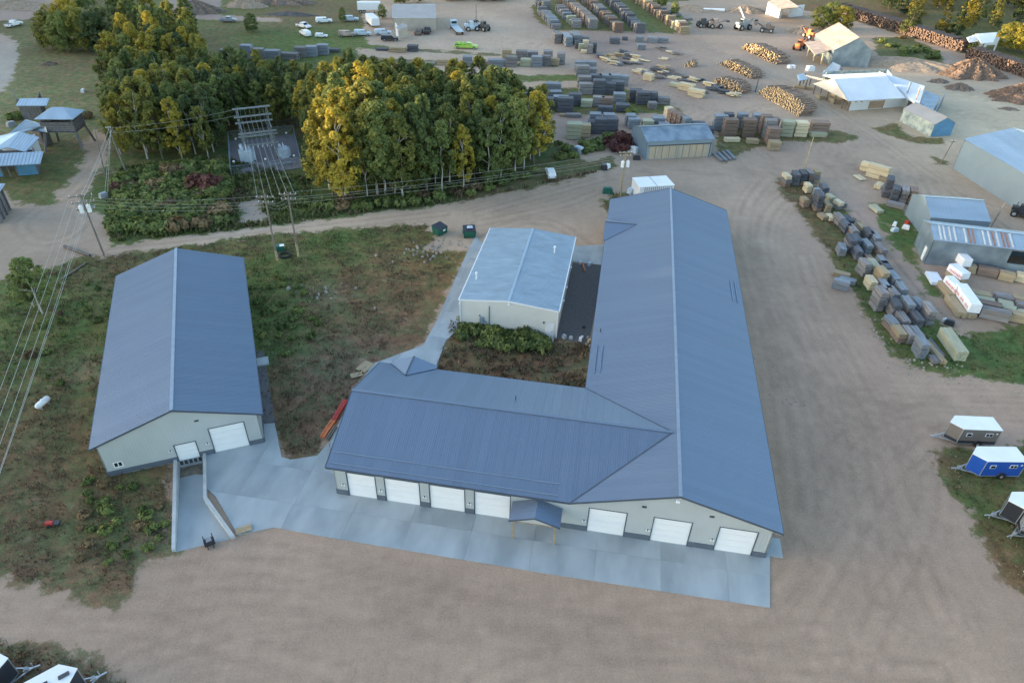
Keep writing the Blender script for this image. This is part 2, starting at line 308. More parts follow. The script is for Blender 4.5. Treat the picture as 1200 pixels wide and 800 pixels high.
TRACKS = [
 ([(905,205),(880,235),(872,270),(880,320),(897,380),(915,450)],.6),([(1010,200),(930,225),(895,262),(898,320),(925,400),(975,480),(1060,520)],.7),([(1090,250),(1010,215),(940,210)],.6),([(920,330),(955,420),(1000,470),(1090,495)],.5),([(930,640),(960,560),(1010,500),(1090,478),(1200,478)],.6),([(935,730),(990,640),(1040,560),(1100,510)],.7),([(910,400),(930,480),(945,560),(940,640),(905,700),(820,745),(700,740)],.8),([(250,640),(330,648),(450,680),(620,720),(800,745),(960,740)],.6),([(150,780),(300,730),(480,720),(640,760)],.6),([(560,800),(700,760),(900,770),(1100,790)],.7),([(1000,800),(1040,700),(1080,620),(1090,560)],.6),([(980,150),(1060,190),(1090,240)],.6),([(1060,130),(1120,150),(1200,152)],.6),([(940,130),(890,125),(860,150),(900,185)],.5),([(760,80),(840,60),(930,100)],.5),([(1080,110),(1150,115),(1200,140)],.7),([(560,285),(600,262),(650,262),(690,290)],.5),
  # wheel ruts (pixel polylines, width m)
 ([(868,285),(885,340),(905,400),(915,470),(925,560),(935,620)],.8),([(882,290),(897,340),(920,420),(935,500),(945,560)],.7),([(895,300),(930,400),(960,520),(970,600)],.6),([(940,300),(965,380),(990,450),(1010,560),(1030,700)],.7),
 ([(955,340),(990,420),(1030,500),(1060,600),(1100,720)],.7),([(1000,460),(1080,470),(1200,472)],.7),([(1010,475),(1090,488),(1140,492)],.6),([(900,720),(700,735),(500,700),(330,665),(200,670),(60,705)],.8),([(880,750),(690,765),(490,730),(300,700),(180,710),(0,715)],.9),
 ([(0,690),(60,715),(200,740),(400,790)],.7),([(560,250),(640,228),(740,205),(880,200),(1000,190)],.9),([(560,262),(660,240),(700,225)],.9),([(130,295),(250,282),(400,264),(520,250)],.5),([(130,302),(250,289),(400,272),(500,262)],.5),
 ([(25,262),(50,243),(80,240),(95,255),(85,275),(50,285),(28,272),(25,262)],.35),([(110,160),(120,175),(115,192),(85,225),(60,240)],.6),
 ([(450,285),(435,310),(425,345)],.5),([(458,290),(445,318),(436,345)],.5),([(700,90),(800,130),(900,155),(1010,190),(1100,215)],.9),([(690,75),(780,105),(860,140),(1000,170)],.9),([(800,40),(880,80),(960,120),(1040,170),(1180,270)],.9),
 ([(1000,250),(1030,290),(1070,340),(1110,380)],.5),([(1120,130),(1160,140),(1250,160)],.8),([(560,20),(580,45),(640,55),(700,80)],.9)]
def build_ground():
    def axis(segs):
        out = [segs[0][0]]
        for a, b, st in segs:
            x = a
            while x < b-1e-6: x = min(b, x+st); out.append(x)
        return np.array(out)
    xs = axis([(-3000,-600,400),(-600,-240,30),(-240,-90,1.6),(-90,100,.55),(100,240,1.6),(240,600,30),(600,3000,400)])
    ys = axis([(-400,0,50),(0,24,6),(24,130,.55),(130,330,1.5),(330,600,20),(600,3400,400)])
    X, Y = np.meshgrid(xs, ys); nx, ny = len(xs), len(ys); px = X.ravel(); py = Y.ravel()
    idx = np.arange(nx*ny).reshape(ny, nx)
    F = np.stack([idx[:-1,:-1], idx[:-1,1:], idx[1:,1:], idx[1:,:-1]], -1).reshape(-1, 4)
    me = bpy.data.meshes.new('ground')
    V = np.stack([px, py, np.zeros_like(px)], 1)
    me.vertices.add(len(V)); me.vertices.foreach_set('co', V.ravel()); me.loops.add(F.size); me.loops.foreach_set('vertex_index', F.ravel().astype(np.int32))
    me.polygons.add(len(F)); me.polygons.foreach_set('loop_start', np.arange(0, F.size, 4, dtype=np.int32)); me.update(calc_edges=True)
    # cut the loading-dock ramp out of the ground
    b = bmesh.new(); b.from_mesh(me)
    rp = [Vector((*p, 0)) for p in RAMP]
    for quad in ([0,1,3,4],[1,2,3]):
        Q = [rp[i] for i in quad]; cx = sum((q.x for q in Q))/len(Q); cy = sum((q.y for q in Q))/len(Q)
        for i in range(len(Q)):
            a, c = Q[i], Q[(i+1)%len(Q)]; nrm = Vector((c.y-a.y, a.x-c.x, 0))
            fs = [f for f in b.faces if abs(f.calc_center_median().x-cx) < 9 and abs(f.calc_center_median().y-cy) < 9] if i == 0 else [f for f in b.faces if f.is_valid and abs(f.calc_center_median().x-cx) < 9 and abs(f.calc_center_median().y-cy) < 9]
            g = list({e for f in fs for e in f.edges})+list({v for f in fs for v in f.verts})+fs
            bmesh.ops.bisect_plane(b, geom=g, plane_co=a, plane_no=nrm, dist=1e-5)
    fs = [f for f in b.faces if abs(f.calc_center_median().x-rp[0].x-2) < 12 and abs(f.calc_center_median().y-rp[0].y+6) < 14]
    if fs:
        cx = np.array([f.calc_center_median().x for f in fs]); cy = np.array([f.calc_center_median().y for f in fs])
        ins = sdf(cx, cy, np.array(RAMP)) > 0
        bmesh.ops.delete(b, geom=[f for f, k in zip(fs, ins) if k], context='FACES')
    b.to_mesh(me); b.free()
    n = len(me.vertices); co = np.empty(n*3); me.vertices.foreach_get('co', co); co = co.reshape(-1, 3); px, py = co[:,0], co[:,1]
    s = np.clip(veg_sd(px, py), -12, 12)
    far = (py > 345) | (px < -215) | (px > 235); s = np.where(far, 12, s)
    a = me.attributes.new('veg', 'FLOAT', 'POINT'); a.data.foreach_set('value', s.astype(np.float32))
    def paint(base, blobs, name):
        c = painted(px, py, base, blobs)
        A = np.ones((n, 4), np.float32); A[:,:3] = c
        at = me.attributes.new(name, 'FLOAT_COLOR', 'POINT'); at.data.foreach_set('color', A.ravel())
    paint(DIRTC, DB, 'soil'); paint(VEGC, VB, 'plant')
    tr = np.zeros(n)
    ln_ = np.zeros(n)
    for line, wd in TRACKS:
        pts = smooth([G(*q) for q in line])
        D_ = np.full(n, 1e9); sgn = np.zeros(n)
        for i in range(len(pts)-1):
            a_, b_ = pts[i], pts[i+1]; ex, ey = b_.x-a_.x, b_.y-a_.y; wx = px-a_.x; wy = py-a_.y
            t = np.clip((wx*ex+wy*ey)/(ex*ex+ey*ey+1e-9), 0, 1); d = np.hypot(wx-ex*t, wy-ey*t); D_ = np.minimum(D_, d)
        ln_ = np.maximum(ln_, np.exp(-(D_/(2.5+wd*3))**2))
        rut = np.exp(-((D_-.95)/(.28+.25*wd))**2)+.6*np.exp(-((D_-2.3)/.35)**2)*(wd > .55)+.4*np.exp(-((D_-3.4)/.35)**2)*(wd > .65)
        tr = np.maximum(tr, rut)
    a = me.attributes.new('track', 'FLOAT', 'POINT'); a.data.foreach_set('value', tr.astype(np.float32))
    a = me.attributes.new('lane', 'FLOAT', 'POINT'); a.data.foreach_set('value', ln_.astype(np.float32))
    mt = bpy.data.materials.new('soil_and_grass'); mt.use_nodes = True; t = mt.node_tree; N = t.nodes; L = t.links; bs = N['Principled BSDF']; bs.inputs['Roughness'].default_value = .92; bs.inputs['Specular IOR Level'].default_value = .2
    tc = N.new('ShaderNodeTexCoord')
    def att(nm): q = N.new('ShaderNodeAttribute'); q.attribute_name = nm; return q
    def noise(sc, det=8, ro=.6, src=None, dist=0):
        q = N.new('ShaderNodeTexNoise'); q.inputs['Scale'].default_value = sc; q.inputs['Detail'].default_value = det; q.inputs['Roughness'].default_value = ro; q.inputs['Distortion'].default_value = dist; L.new(src or tc.outputs['Object'], q.inputs[0]); return q.outputs[0]
    def mr(x, a0, a1, b0, b1, sm=False):
        q = N.new('ShaderNodeMapRange'); L.new(x, q.inputs[0]); q.inputs[1].default_value = a0; q.inputs[2].default_value = a1; q.inputs[3].default_value = b0; q.inputs[4].default_value = b1
        if sm: q.interpolation_type = 'SMOOTHSTEP'
        return q.outputs[0]
    def op(o, x, y):
        q = N.new('ShaderNodeMath'); q.operation = o
        for k, z in enumerate((x, y)):
            if isinstance(z, (int, float)): q.inputs[k].default_value = z
            else: L.new(z, q.inputs[k])
        return q.outputs[0]
    def scale(c, f):
        q = N.new('ShaderNodeVectorMath'); q.operation = 'SCALE'; L.new(c, q.inputs[0]); L.new(f, q.inputs['Scale']); return q.outputs[0]
    def mix(f, c1, c2):
        q = N.new('ShaderNodeMix'); q.data_type = 'RGBA'; L.new(f, q.inputs[0])
        for k, z in ((6, c1), (7, c2)):
            if isinstance(z, tuple): q.inputs[k].default_value = (*z, 1)
            else: L.new(z, q.inputs[k])
        return q.outputs[2]
    n1 = noise(.06, 10, .65); n2 = noise(.7, 10, .7); n3 = noise(5, 6, .7); n4 = noise(.25, 8, .6, dist=.6)
    n7 = noise(16, 4, .7)
    st = N.new('ShaderNodeMapping'); st.inputs['Rotation'].default_value = (0,0,-.25); st.inputs['Scale'].default_value = (2.0,.12,1); L.new(tc.outputs['Object'], st.inputs[0])
    n5 = noise(.8, 6, .6, st.outputs[0])
    st2 = N.new('ShaderNodeMapping'); st2.inputs['Rotation'].default_value = (0,0,.12); st2.inputs['Scale'].default_value = (.10,1.6,1); L.new(tc.outputs['Object'], st2.inputs[0])
    n6 = noise(.8, 6, .6, st2.outputs[0])
    f = op('MULTIPLY', mr(n1,.3,.7,.86,1.15), mr(n2,.28,.72,.90,1.10)); f = op('MULTIPLY', f, mr(n3,.25,.75,.80,1.20)); f = op('MULTIPLY', f, mr(n7,.3,.7,.74,1.26)); f = op('MULTIPLY', f, mr(n5,.3,.7,.965,1.035)); f = op('MULTIPLY', f, mr(att('lane').outputs['Fac'],0,1,.97,1.10))
    tk = op('MULTIPLY', att('track').outputs['Fac'], mr(n4,.36,.58,.40,1.)); f = op('MULTIPLY', f, mr(tk,0,1,1.03,.80))
    soil = scale(att('soil').outputs['Color'], op('MULTIPLY', f, 1.10))
    # weed debris on the soil near margins
    v = att('veg').outputs['Fac']
    vn = op('ADD', v, mr(n2,.25,.75,-1.3,1.3)); vn = op('ADD', vn, mr(n4,.25,.75,-1.5,1.5)); vn = op('ADD', vn, mr(n3,.2,.8,-.7,.7))
    vm = mr(vn, -.35, .55, 0, 1, True)
    bare = mr(op('ADD', op('MULTIPLY', n4, .6), op('MULTIPLY', n2, .4)), .56, .66, 0, .75, True)
    g1 = op('MULTIPLY', mr(n2,.3,.7,.55,1.5), mr(n3,.3,.7,.6,1.45)); g1 = op('MULTIPLY', g1, mr(n1,.3,.7,.8,1.2))
    pl = scale(att('plant').outputs['Color'], op('MULTIPLY', g1, 1.12))
    hueN = op('ADD', op('MULTIPLY', noise(.30, 8, .7), .6), op('MULTIPLY', noise(1.6, 6, .7), .4))
    pl2 = mix(mr(hueN,.5,.68,0,.55,True), pl, scale(pl, mr(n2,0,1,1.0,1.0)))
    gr = N.new('ShaderNodeVectorMath'); gr.operation = 'MULTIPLY'; L.new(pl, gr.inputs[0]); gr.inputs[1].default_value = (.80,1.05,.80)
    br = N.new('ShaderNodeVectorMath'); br.operation = 'MULTIPLY'; L.new(pl, br.inputs[0]); br.inputs[1].default_value = (1.2,1.0,.92)
    pl3 = mix(mr(hueN,.45,.56,0,1,True), gr.outputs[0], br.outputs[0])
    sand = scale(att('soil').outputs['Color'], mr(n3,.2,.8,.65,1.0))
    pl4 = mix(op('MULTIPLY', bare, mr(v,0,10,1.,.55)), pl3, sand)
    c = mix(vm, soil, pl4)
    L.new(c, bs.inputs['Base Color'])
    bp = N.new('ShaderNodeBump'); bp.inputs['Strength'].default_value = .55; bp.inputs['Distance'].default_value = .12
    hh = op('ADD', op('MULTIPLY', n2, 1.2), op('MULTIPLY', n3, .5)); hh = op('SUBTRACT', hh, op('MULTIPLY', tk, .5)); L.new(hh, bp.inputs['Height']); L.new(bp.outputs[0], bs.inputs['Normal'])
    me.materials.append(mt)
    return struct(link('ground', me))

# loading-dock ramp outline (metres)
F3o = Vector((-37.443*1.12, 44.102*1.12)); F3a = .37
def f3(u, v, z=None):
    p = (F3o.x+u*math.cos(F3a)-v*math.sin(F3a), F3o.y+u*math.sin(F3a)+v*math.cos(F3a)); return p if z is None else (*p, z)
RAMP = [f3(7.15,.42), f3(7.2,-11.7), f3(12.2,-11.9), f3(9.85,-6.05), f3(9.85,.42)]
build_ground()
# ------------------------------------------------------------------ concrete
def clip(poly, lo, hi):
    def cut(P, ax, val, sg):
        out = []
        for i in range(len(P)):
            a, b = P[i], P[(i+1)%len(P)]; ia = sg*(a[ax]-val) >= 0; ib = sg*(b[ax]-val) >= 0
            if ia: out.append(a)
            if ia != ib:
                t = (val-a[ax])/(b[ax]-a[ax]); out.append((a[0]+(b[0]-a[0])*t, a[1]+(b[1]-a[1])*t))
        return out
    for ax in (0, 1):
        poly = cut(poly, ax, lo[ax], 1)
        if poly: poly = cut(poly, ax, hi[ax], -1)
        if not poly: return []
    return poly
def area(P): return abs(sum(P[i][0]*P[(i+1)%len(P)][1]-P[(i+1)%len(P)][0]*P[i][1] for i in range(len(P))))/2
def slabs(name, poly, a, cell, mat, z=.1, piece='concrete_slab'):
    root = struct(bpy.data.objects.new(name, None)); COL.objects.link(root); root.rotation_euler = (0,0,a)
    C, S = math.cos(-a), math.sin(-a); L = [(p[0]*C-p[1]*S, p[0]*S+p[1]*C) for p in poly]
    # drop repeated points
    x0 = min(p[0] for p in L); x1 = max(p[0] for p in L); y0 = min(p[1] for p in L); y1 = max(p[1] for p in L)
    x = x0
    while x < x1:
        y = y0
        while y < y1:
            P = clip(L, (x+.006, y+.006), (x+cell[0]-.006, y+cell[1]-.006))
            if len(P) > 2 and area(P) > .3:
                Q = [P[i] for i in range(len(P)) if math.dist(P[i], P[i-1]) > .01]
                if len(Q) > 2:
                    m = MB(); n = len(Q); h = z+random.uniform(-.004,.004)
                    m.v = [(q[0],q[1],-.05) for q in Q]+[(q[0],q[1],h) for q in Q]
                    tri = geometry.tessellate_polygon([[Vector((*q, 0)) for q in Q]])
                    m.f = [tuple(n+i for i in t) for t in tri]+[(i,(i+1)%n,n+(i+1)%n,n+i) for i in range(n)]; m.m = [0]*len(m.f)
                    o = m.build(piece, mat, root); fixn(o.data)
            y += cell[1]
        x += cell[0]
    return root
B1o = Vector((5.379*1.12, 39.846*1.12)); B1a = -.148
def b1(u, v): return (B1o.x+u*math.cos(B1a)-v*math.sin(B1a), B1o.y+u*math.sin(B1a)+v*math.cos(B1a))
B2o = Vector((-6.455*1.12, 70.481*1.12)); B2a = -.158
def f2(u, v): return (B2o.x+u*math.cos(B2a)-v*math.sin(B2a), B2o.y+u*math.sin(B2a)+v*math.cos(B2a))
g2 = lambda u, v: tuple(G(u, v).to_2d())
slabs('concrete_apron', [g2(279,627), g2(321,618), g2(380,629), g2(640,672), g2(902,712), b1(19.4,.9), b1(-23.6,.9), g2(385,519), g2(372,534), g2(341,539), g2(330,536), g2(322,496), g2(309,497), f3(16.2,.6), f3(10.0,.6), f3(10.0,-4.6), g2(253,582)], B1a, (6.1, 4.6), CONC)
slabs('concrete_patio', [g2(386,519), g2(400,490), g2(436,427), g2(496,405), g2(510,380), g2(547,297), g2(557,277), f2(0.2,21), f2(.2,0), g2(522,400), g2(511,431), b1(-17.8,17.2), b1(-23.7,17.2), b1(-23.7,1.0)], B2a, (3.1, 3.1), CONC)
slabs('concrete_pad', [g2(672,289), g2(712,287), g2(706,311), g2(671,307)], B1a, (3.1, 3.1), CONC)
slabs('concrete_stoop', [b1(18.9,.75), b1(20.6,.75), b1(20.6,3), b1(18.9,3)], B1a, (3.1, 3.1), CONC, .14)
slabs('gravel_strip', [g2(671,308), g2(707,311), g2(690,404), g2(652,396)], B1a, (60, 60), GRAV, .03, 'gravel_bed')
slabs('side_path', [g2(300,410), g2(309,412), g2(323,495), g2(309,496)], F3a, (60, 60), GRAV, .03, 'gravel_bed')
# ramp: floor falling to the dock, face, two retaining walls
rt = struct(bpy.data.objects.new('dock_ramp', None)); COL.objects.link(rt); rt.location = (F3o.x, F3o.y, 0); rt.rotation_euler = (0,0,F3a)
m = MB(); dz = -1.05
m.plate([(7.2,-11.85,.02),(12.25,-12.0,.02),(9.9,-6.05,dz*.55),(7.2,-6.05,dz*.55)], (0,0,1), .2); m.plate([(7.2,-6.05,dz*.55),(9.9,-6.05,dz*.55),(9.9,.5,dz),(7.2,.5,dz)], (0,0,1), .2); fixn_o = m.build('ramp_floor', CONC, rt); fixn(fixn_o.data)
MB().box((8.5,.52,dz/2-.1),(2.9,.12,-dz+.2)).build('dock_face', CONCW, rt)
for k in range(5): MB().box((7.5+k*.47,.43,-.35),(.3,.1,.5)).build('dock_bumper', DKGREY, rt)
m = MB()
MB().box((7.03,-5.7,-.35),(.32,12.2,1.55)).build('retaining_wall', CONCW, rt)
MB().hexa([(9.8,.35,-1.2),(9.75,-6.1,-1.2),(10.05,-6.1,-1.2),(10.1,.35,-1.2)][::-1], [(9.8,.35,.42),(9.75,-6.1,.42),(10.05,-6.1,.42),(10.1,.35,.42)][::-1]).build('retaining_wall', CONCW, rt)
o = MB().hexa([(9.75,-6.1,-1.1),(12.15,-12.1,-1.1),(12.5,-12.0,-1.1),(10.05,-6.0,-1.1)], [(9.75,-6.1,.42),(12.15,-12.1,.30),(12.5,-12.0,.30),(10.05,-6.0,.42)]).build('retaining_wall', CONCW, rt)
for c in rt.children: 
    if c.data: fixn(c.data)
m = MB()
# mud in the bottom of the ramp
MB().plate([(7.22,-3.6,dz*.76+.02),(9.86,-2.8,dz*.8+.02),(9.86,.44,dz+.02),(7.22,.44,dz+.02)], (0,0,1), .01).build('silt', M('damp_silt', (.20,.165,.12), r=.8, ns=1.5, na=.35, bump=.3), rt)

# ------------------------------------------------------------------ building helpers
def wall(A, B, top, ops=(), z0=0, th=.16, brk=(), rib=.31, ribh=.018):
    """wall from A to B in plan, outer face on the right-hand side of A->B; top(s) height; ops = (s0,s1,zlo,zhi)"""
    A = Vector(A).to_2d(); B = Vector(B).to_2d(); L = (B-A).length; d = (B-A)/L; n = Vector((d.y, -d.x)); m = MB()
    cuts = sorted({0, L, *[c for o in ops for c in o[:2]], *brk})
    P = lambda s, k: A+d*s-n*k
    def piece(s0, s1, a0, a1, b0, b1):
        q = [P(s0,0), P(s1,0), P(s1,th), P(s0,th)]
        m.hexa([(*q[0],a0),(*q[1],a1),(*q[2],a1),(*q[3],a0)], [(*q[0],b0),(*q[1],b1),(*q[2],b1),(*q[3],b0)])
    for s0, s1 in zip(cuts, cuts[1:]):
        mid = (s0+s1)/2; hole = sorted([(o[2], o[3]) for o in ops if o[0] <= mid <= o[1]])
        zl = z0
        for a, b in hole:
            if a > zl+.01: piece(s0, s1, zl, zl, a, a)
            zl = b
        piece(s0, s1, zl, zl, top(s0+1e-4), top(s1-1e-4))
    if rib:
        s = rib/2
        while s < L:
            hole = sorted([(o[2], o[3]) for o in ops if o[0]-.03 <= s <= o[1]+.03]); zl = z0
            tp = top(s)
            for a, b in hole+[(tp, tp)]:
                if a > zl+.05:
                    q = [P(s-.03,-ribh), P(s+.03,-ribh), P(s+.03,.0), P(s-.03,.0)]
                    m.hexa([(*k, zl) for k in q], [(*k, a-.005) for k in q])
                zl = b
            s += rib
    return m
def wallo(name, mat, parent, *a, **k):
    o = wall(*a, **k).build(name, mat, parent); fixn(o.data); return o
def slope(root, E, S, T, L, tlo=lambda s: 0, thi=lambda s: 1, brk=(), pw=.915, rib=.23, mat=None, th=.05, rh=.022, name='roof_panel', whole=None, rw=.045):
    """roof slope: eave point E, unit eave direction S, full vector to the ridge T. Panels pw wide; whole -> joined in one part"""
    E = Vector(E); S = Vector(S); T = Vector(T); N = S.cross(T).normalized()
    if N.z < 0: N = -N
    pt = lambda s, t: E+S*s+T*t
    cuts = set(brk)|{0, L}; s = 0
    while s < L-1e-6: cuts.add(round(s, 4)); s += pw
    cuts = sorted(cuts); big = MB(); mat = mat or ROOF
    for s0, s1 in zip(cuts, cuts[1:]):
        if s1-s0 < .02: continue
        e = 1e-4; m = big if whole else MB(); g = .004
        a0, a1, c0, c1 = tlo(s0+e), tlo(s1-e), thi(s0+e), thi(s1-e)
        if max(c0-a0, c1-a1) < .004: continue
        m.plate([pt(s0+g,a0), pt(s1-g,a1), pt(s1-g,c1), pt(s0+g,c0)], N, th)
        r = math.ceil(s0/rib-1e-6)*rib
        while r < s1-1e-4:
            x = min(max(r, s0+rw/2+.003), s1-rw/2-.003); q0, q1 = max(tlo(x-rw/2), tlo(x+rw/2)), min(thi(x-rw/2), thi(x+rw/2))
            if q1-q0 > .01:
                m.hexa([pt(x-rw/2,q0)-N*.01, pt(x+rw/2,q0)-N*.01, pt(x+rw/2,q1)-N*.01, pt(x-rw/2,q1)-N*.01], [pt(x-rw/4,q0)+N*rh, pt(x+rw/4,q0)+N*rh, pt(x+rw/4,q1)+N*rh, pt(x-rw/4,q1)+N*rh])
            r += rib
        if not whole: fixn(m.build(name, mat, root).data)
    if whole: o = big.build(whole, mat, root); fixn(o.data); return o
def door(parent, A, B, s0, s1, z0, z1, n=4, name='overhead_door', lab=None, inset=.07):
    """sectional door in the wall A->B between s0 and s1"""
    A = Vector(A).to_2d(); B = Vector(B).to_2d(); d = (B-A).normalized(); nn = Vector((d.y,-d.x)); rz = math.atan2(d.y, d.x)
    c = A+d*(s0+s1)/2-nn*inset; w_ = s1-s0; h = z1-z0
    fr = MB(); t = .09
    fr.box((-w_/2+t/2-.0,0,h/2),(t,inset*2+.06,h)); fr.box((w_/2-t/2,0,h/2),(t,inset*2+.06,h)); fr.box((0,0,h-t/2+.0),(w_-2*t,inset*2+.06,t))
    f = fr.build(name, RTRIM, parent); f.location = (*c, z0); f.rotation_euler = (0,0,rz)
    if lab: f['label'] = lab
    pm = MB(); ph = (h-t)/n
    pm.box((0,0,ph/2),(w_-2*t,.05,ph-.022)); pm.box((0,-.028,ph/2),(w_-2*t-.1,.006,ph*.6))
    me = pm.mesh('door_panel', WHITEM)
    for k in range(n): link('door_panel', me, f, (0,.02,k*ph))
    return f
def window(parent, x, y, z, w_, h, rz, frame=WHITE, name='window', n=1):
    m = MB(); t = .09
    for k in (-1,1): m.box((k*(w_/2-t/2),0,0),(t,.1,h)); m.box((0,0,k*(h/2-t/2)),(w_-2*t,.1,t))
    for k in range(1, n): m.box((-w_/2+k*w_/n,0,0),(t*.8,.09,h-2*t))
    f = m.build(name, frame, parent); f.location = (x,y,z); f.rotation_euler = (0,0,rz)
    for k in range(n):
        MB().box((-w_/2+(k+.5)*w_/n,.02,0),(w_/n-t,.03,h-2*t)).build('pane', GLASS, f)
    return f
def wlamp(parent, x, y, z, rz=0):
    m = MB(); m.box((0,-.05,0),(.34,.10,.14)); m.box((-.12,-.13,.02),(.12,.14,.16),mi=1); m.box((.12,-.13,.02),(.12,.14,.16),mi=1)
    o = m.build('wall_lamp', [DKGREY, WHITE], parent); o.location = (x,y,z); o.rotation_euler = (0,0,rz); return o
def bars(name, segs, w_, mat, parent, h=None):
    for a, b in segs: o = MB().bar(a, b, w_, h).build(name, mat, parent)
    return o
def gable(name, label, cat, o, a, W, L, He, Hr, wm, rm, oh=.4, og=.3, front=(), left=(), right=(), back=(), open_sides=(), pw=.915, rib=.3, whole='roof', ridge=True, wrib=.3, trim=None, plinth=None, group=None, off=None, srib=.03, rmat2=None):
    """gabled building; origin = near-left ROOF corner, u right, v away, ridge along v"""
    t = thing(name, label, cat, (*o, 0), a, group); off = W/2 if off is None else off
    wl, wr, v0, v1 = oh, W-oh, og, L-og
    up = lambda u: He+(Hr-He)*(u/off if u < off else (W-u)/(W-off))-.08
    if 'front' not in open_sides: wallo('wall', wm, t, (wl,v0), (wr,v0), lambda s: up(wl+s), front, brk=(off-wl,), rib=wrib)
    if 'back' not in open_sides: wallo('wall', wm, t, (wr,v1), (wl,v1), lambda s: up(wr-s), back, brk=(wr-off,), rib=wrib)
    if 'left' not in open_sides: wallo('wall', wm, t, (wl,v1), (wl,v0), lambda s: up(wl), left, rib=wrib)
    if 'right' not in open_sides: wallo('wall', wm, t, (wr,v0), (wr,v1), lambda s: up(wr), right, rib=wrib)
    slope(t, (0,0,He), (0,1,0), (off,0,Hr-He), L, whole=whole, pw=pw, rib=rib, mat=rm, rh=srib, name='roof_panel')
    slope(t, (W,0,He), (0,1,0), (off-W,0,Hr-He), L, whole=whole, pw=pw, rib=rib, mat=rmat2 or rm, rh=srib, name='roof_panel')
    if ridge: bars('ridge_cap', [((off,0,Hr+.03),(off,L,Hr+.03))], .35, trim or rm, t, .05)
    if trim: bars('rake_trim', [((0,-.03,He-.08),(off,-.03,Hr-.08)),((off,-.03,Hr-.08),(W,-.03,He-.08)),((-.03,0,He-.09),(-.03,L,He-.09)),((W+.03,0,He-.09),(W+.03,L,He-.09))], .05, trim, t, .2)
    return t
def door_plain(parent, x, y, rz, w_=.95, h=2.1, mat=WHITE, z=.0, name='walk_door'):
    m = MB().box((0,-.03,h/2),(w_,.06,h)); m.box((0,-.02,h+.05),(w_+.2,.08,.1)); 
    for k in (-1,1): m.box((k*(w_/2+.05),-.02,h/2),(.1,.08,h))
    o = m.build(name, mat, parent); o.location = (x,y,z); o.rotation_euler = (0,0,rz)
    MB().box((w_*.38,-.1,h*.48),(.08,.08,.14)).build('handle', DKGREY, o); return o

# ------------------------------------------------------------------ the big L-shaped building
W, Lh, He, Hr, Lw, Ww, Hw, oh, og = 19.52, 67.93, 4.33, 7.31, 24.3, 17.04, 7.15, .64, .46
big = thing('workshop_building', 'large L-shaped workshop with charcoal blue steel roof and white overhead doors', 'building', (B1o.x, B1o.y, 0), B1a)
KW = W/2*(Hw-He)/(Hr-He); kk = KW/(W/2)
slope(big, (0,0,He), (0,1,0), (W/2,0,Hr-He), Lh, tlo=lambda s: kk*(1-abs(2*s/Ww-1)) if s < Ww else 0, brk=(Ww/2, Ww))
slope(big, (W,0,He), (0,1,0), (-W/2,0,Hr-He), Lh)
slope(big, (-Lw,0,He), (1,0,0), (0,Ww/2,Hw-He), Lw+KW, tlo=lambda s: max(0,(s-Lw)/KW), brk=(Lw,))
slope(big, (-Lw,Ww,He), (1,0,0), (0,-Ww/2,Hw-He), Lw+KW, tlo=lambda s: max(0,(s-Lw)/KW), brk=(Lw,))
bars('ridge_cap', [((W/2,-.02,Hr+.04),(W/2,Lh+.02,Hr+.04))], .32, RIDGE, big, .06)
bars('ridge_cap', [((-Lw-.02,Ww/2,Hw+.04),(KW,Ww/2,Hw+.04))], .30, ROOF, big, .06)
bars('valley_flashing', [((0,0,He+.035),(KW,Ww/2,Hw+.035))], .16, RTRIM, big, .02)
bars('valley_flashing', [((0,Ww,He+.035),(KW,Ww/2,Hw+.035))], .16, RTRIM, big, .02)
bars('rake_trim', [((0,-.04,He-.06),(W/2,-.04,Hr-.06)),((W/2,-.04,Hr-.06),(W,-.04,He-.06)),((0,Lh+.04,He-.06),(W/2,Lh+.04,Hr-.06)),((W/2,Lh+.04,Hr-.06),(W,Lh+.04,He-.06)),((-Lw-.04,0,He-.06),(-Lw-.04,Ww/2,Hw-.06)),((-Lw-.04,Ww/2,Hw-.06),(-Lw-.04,Ww,He-.06))], .06, RTRIM, big, .2)
bars('fascia', [((-Lw,-.035,He-.12),(0,-.035,He-.12)),((W+.035,0,He-.12),(W+.035,Lh,He-.12)),((-.035,Ww,He-.12),(-.035,Lh,He-.12)),((-Lw,Ww+.035,He-.12),(0,Ww+.035,He-.12))], .05, RTRIM, big, .2)
soff = MB(); soff.box(((W-oh/2),Lh/2,He-.2),(oh,Lh,.03)); soff.box((-Lw/2,og/2,He-.2),(Lw,og,.03)); soff.box((-Lw/2,Ww-og/2,He-.2),(Lw,og,.03)); soff.build('soffit', SIDING, big)
fa, fb = (-Lw+og+.05, og), (W-oh, og); s_of = lambda u: u-fa[0]
DO = [(-22.53,-19.45,3.42),(-18.6,-14.92,3.42),(-14.0,-10.33,3.42),(-9.45,-5.78,3.42),(1.76,5.46,3.45),(7.9,11.56,3.45),(14.0,17.6,3.45)]
zb = .1
ops = [(s_of(a), s_of(b), zb, zb+h) for a, b, h in DO]+[(s_of(-3.6), s_of(-2.6), zb, 2.2)]
topf = lambda s: (He-.1 if s+fa[0] < 0 else He-.1+(Hr-He)*((s+fa[0])/(W/2) if s+fa[0] < W/2 else (W-s-fa[0])/(W/2)))
wallo('wall', SIDING, big, fa, fb, topf, ops, brk=(s_of(0), s_of(W/2)), rib=.3)
cy = lambda z: z
def wains(A, B, gaps, parent, h=.78):
    A = Vector(A).to_2d(); B = Vector(B).to_2d(); L = (B-A).length; d = (B-A)/L; n = Vector((d.y,-d.x)); s = 0
    for a, b in sorted(gaps)+[(L, L)]:
        if a-s > .05:
            p, q = A+d*s+n*.035, A+d*a+n*.035; MB().bar((*p, h/2+.06), (*q, h/2+.06), .07, h-.1).build('wainscot', WAIN, parent)
        s = b
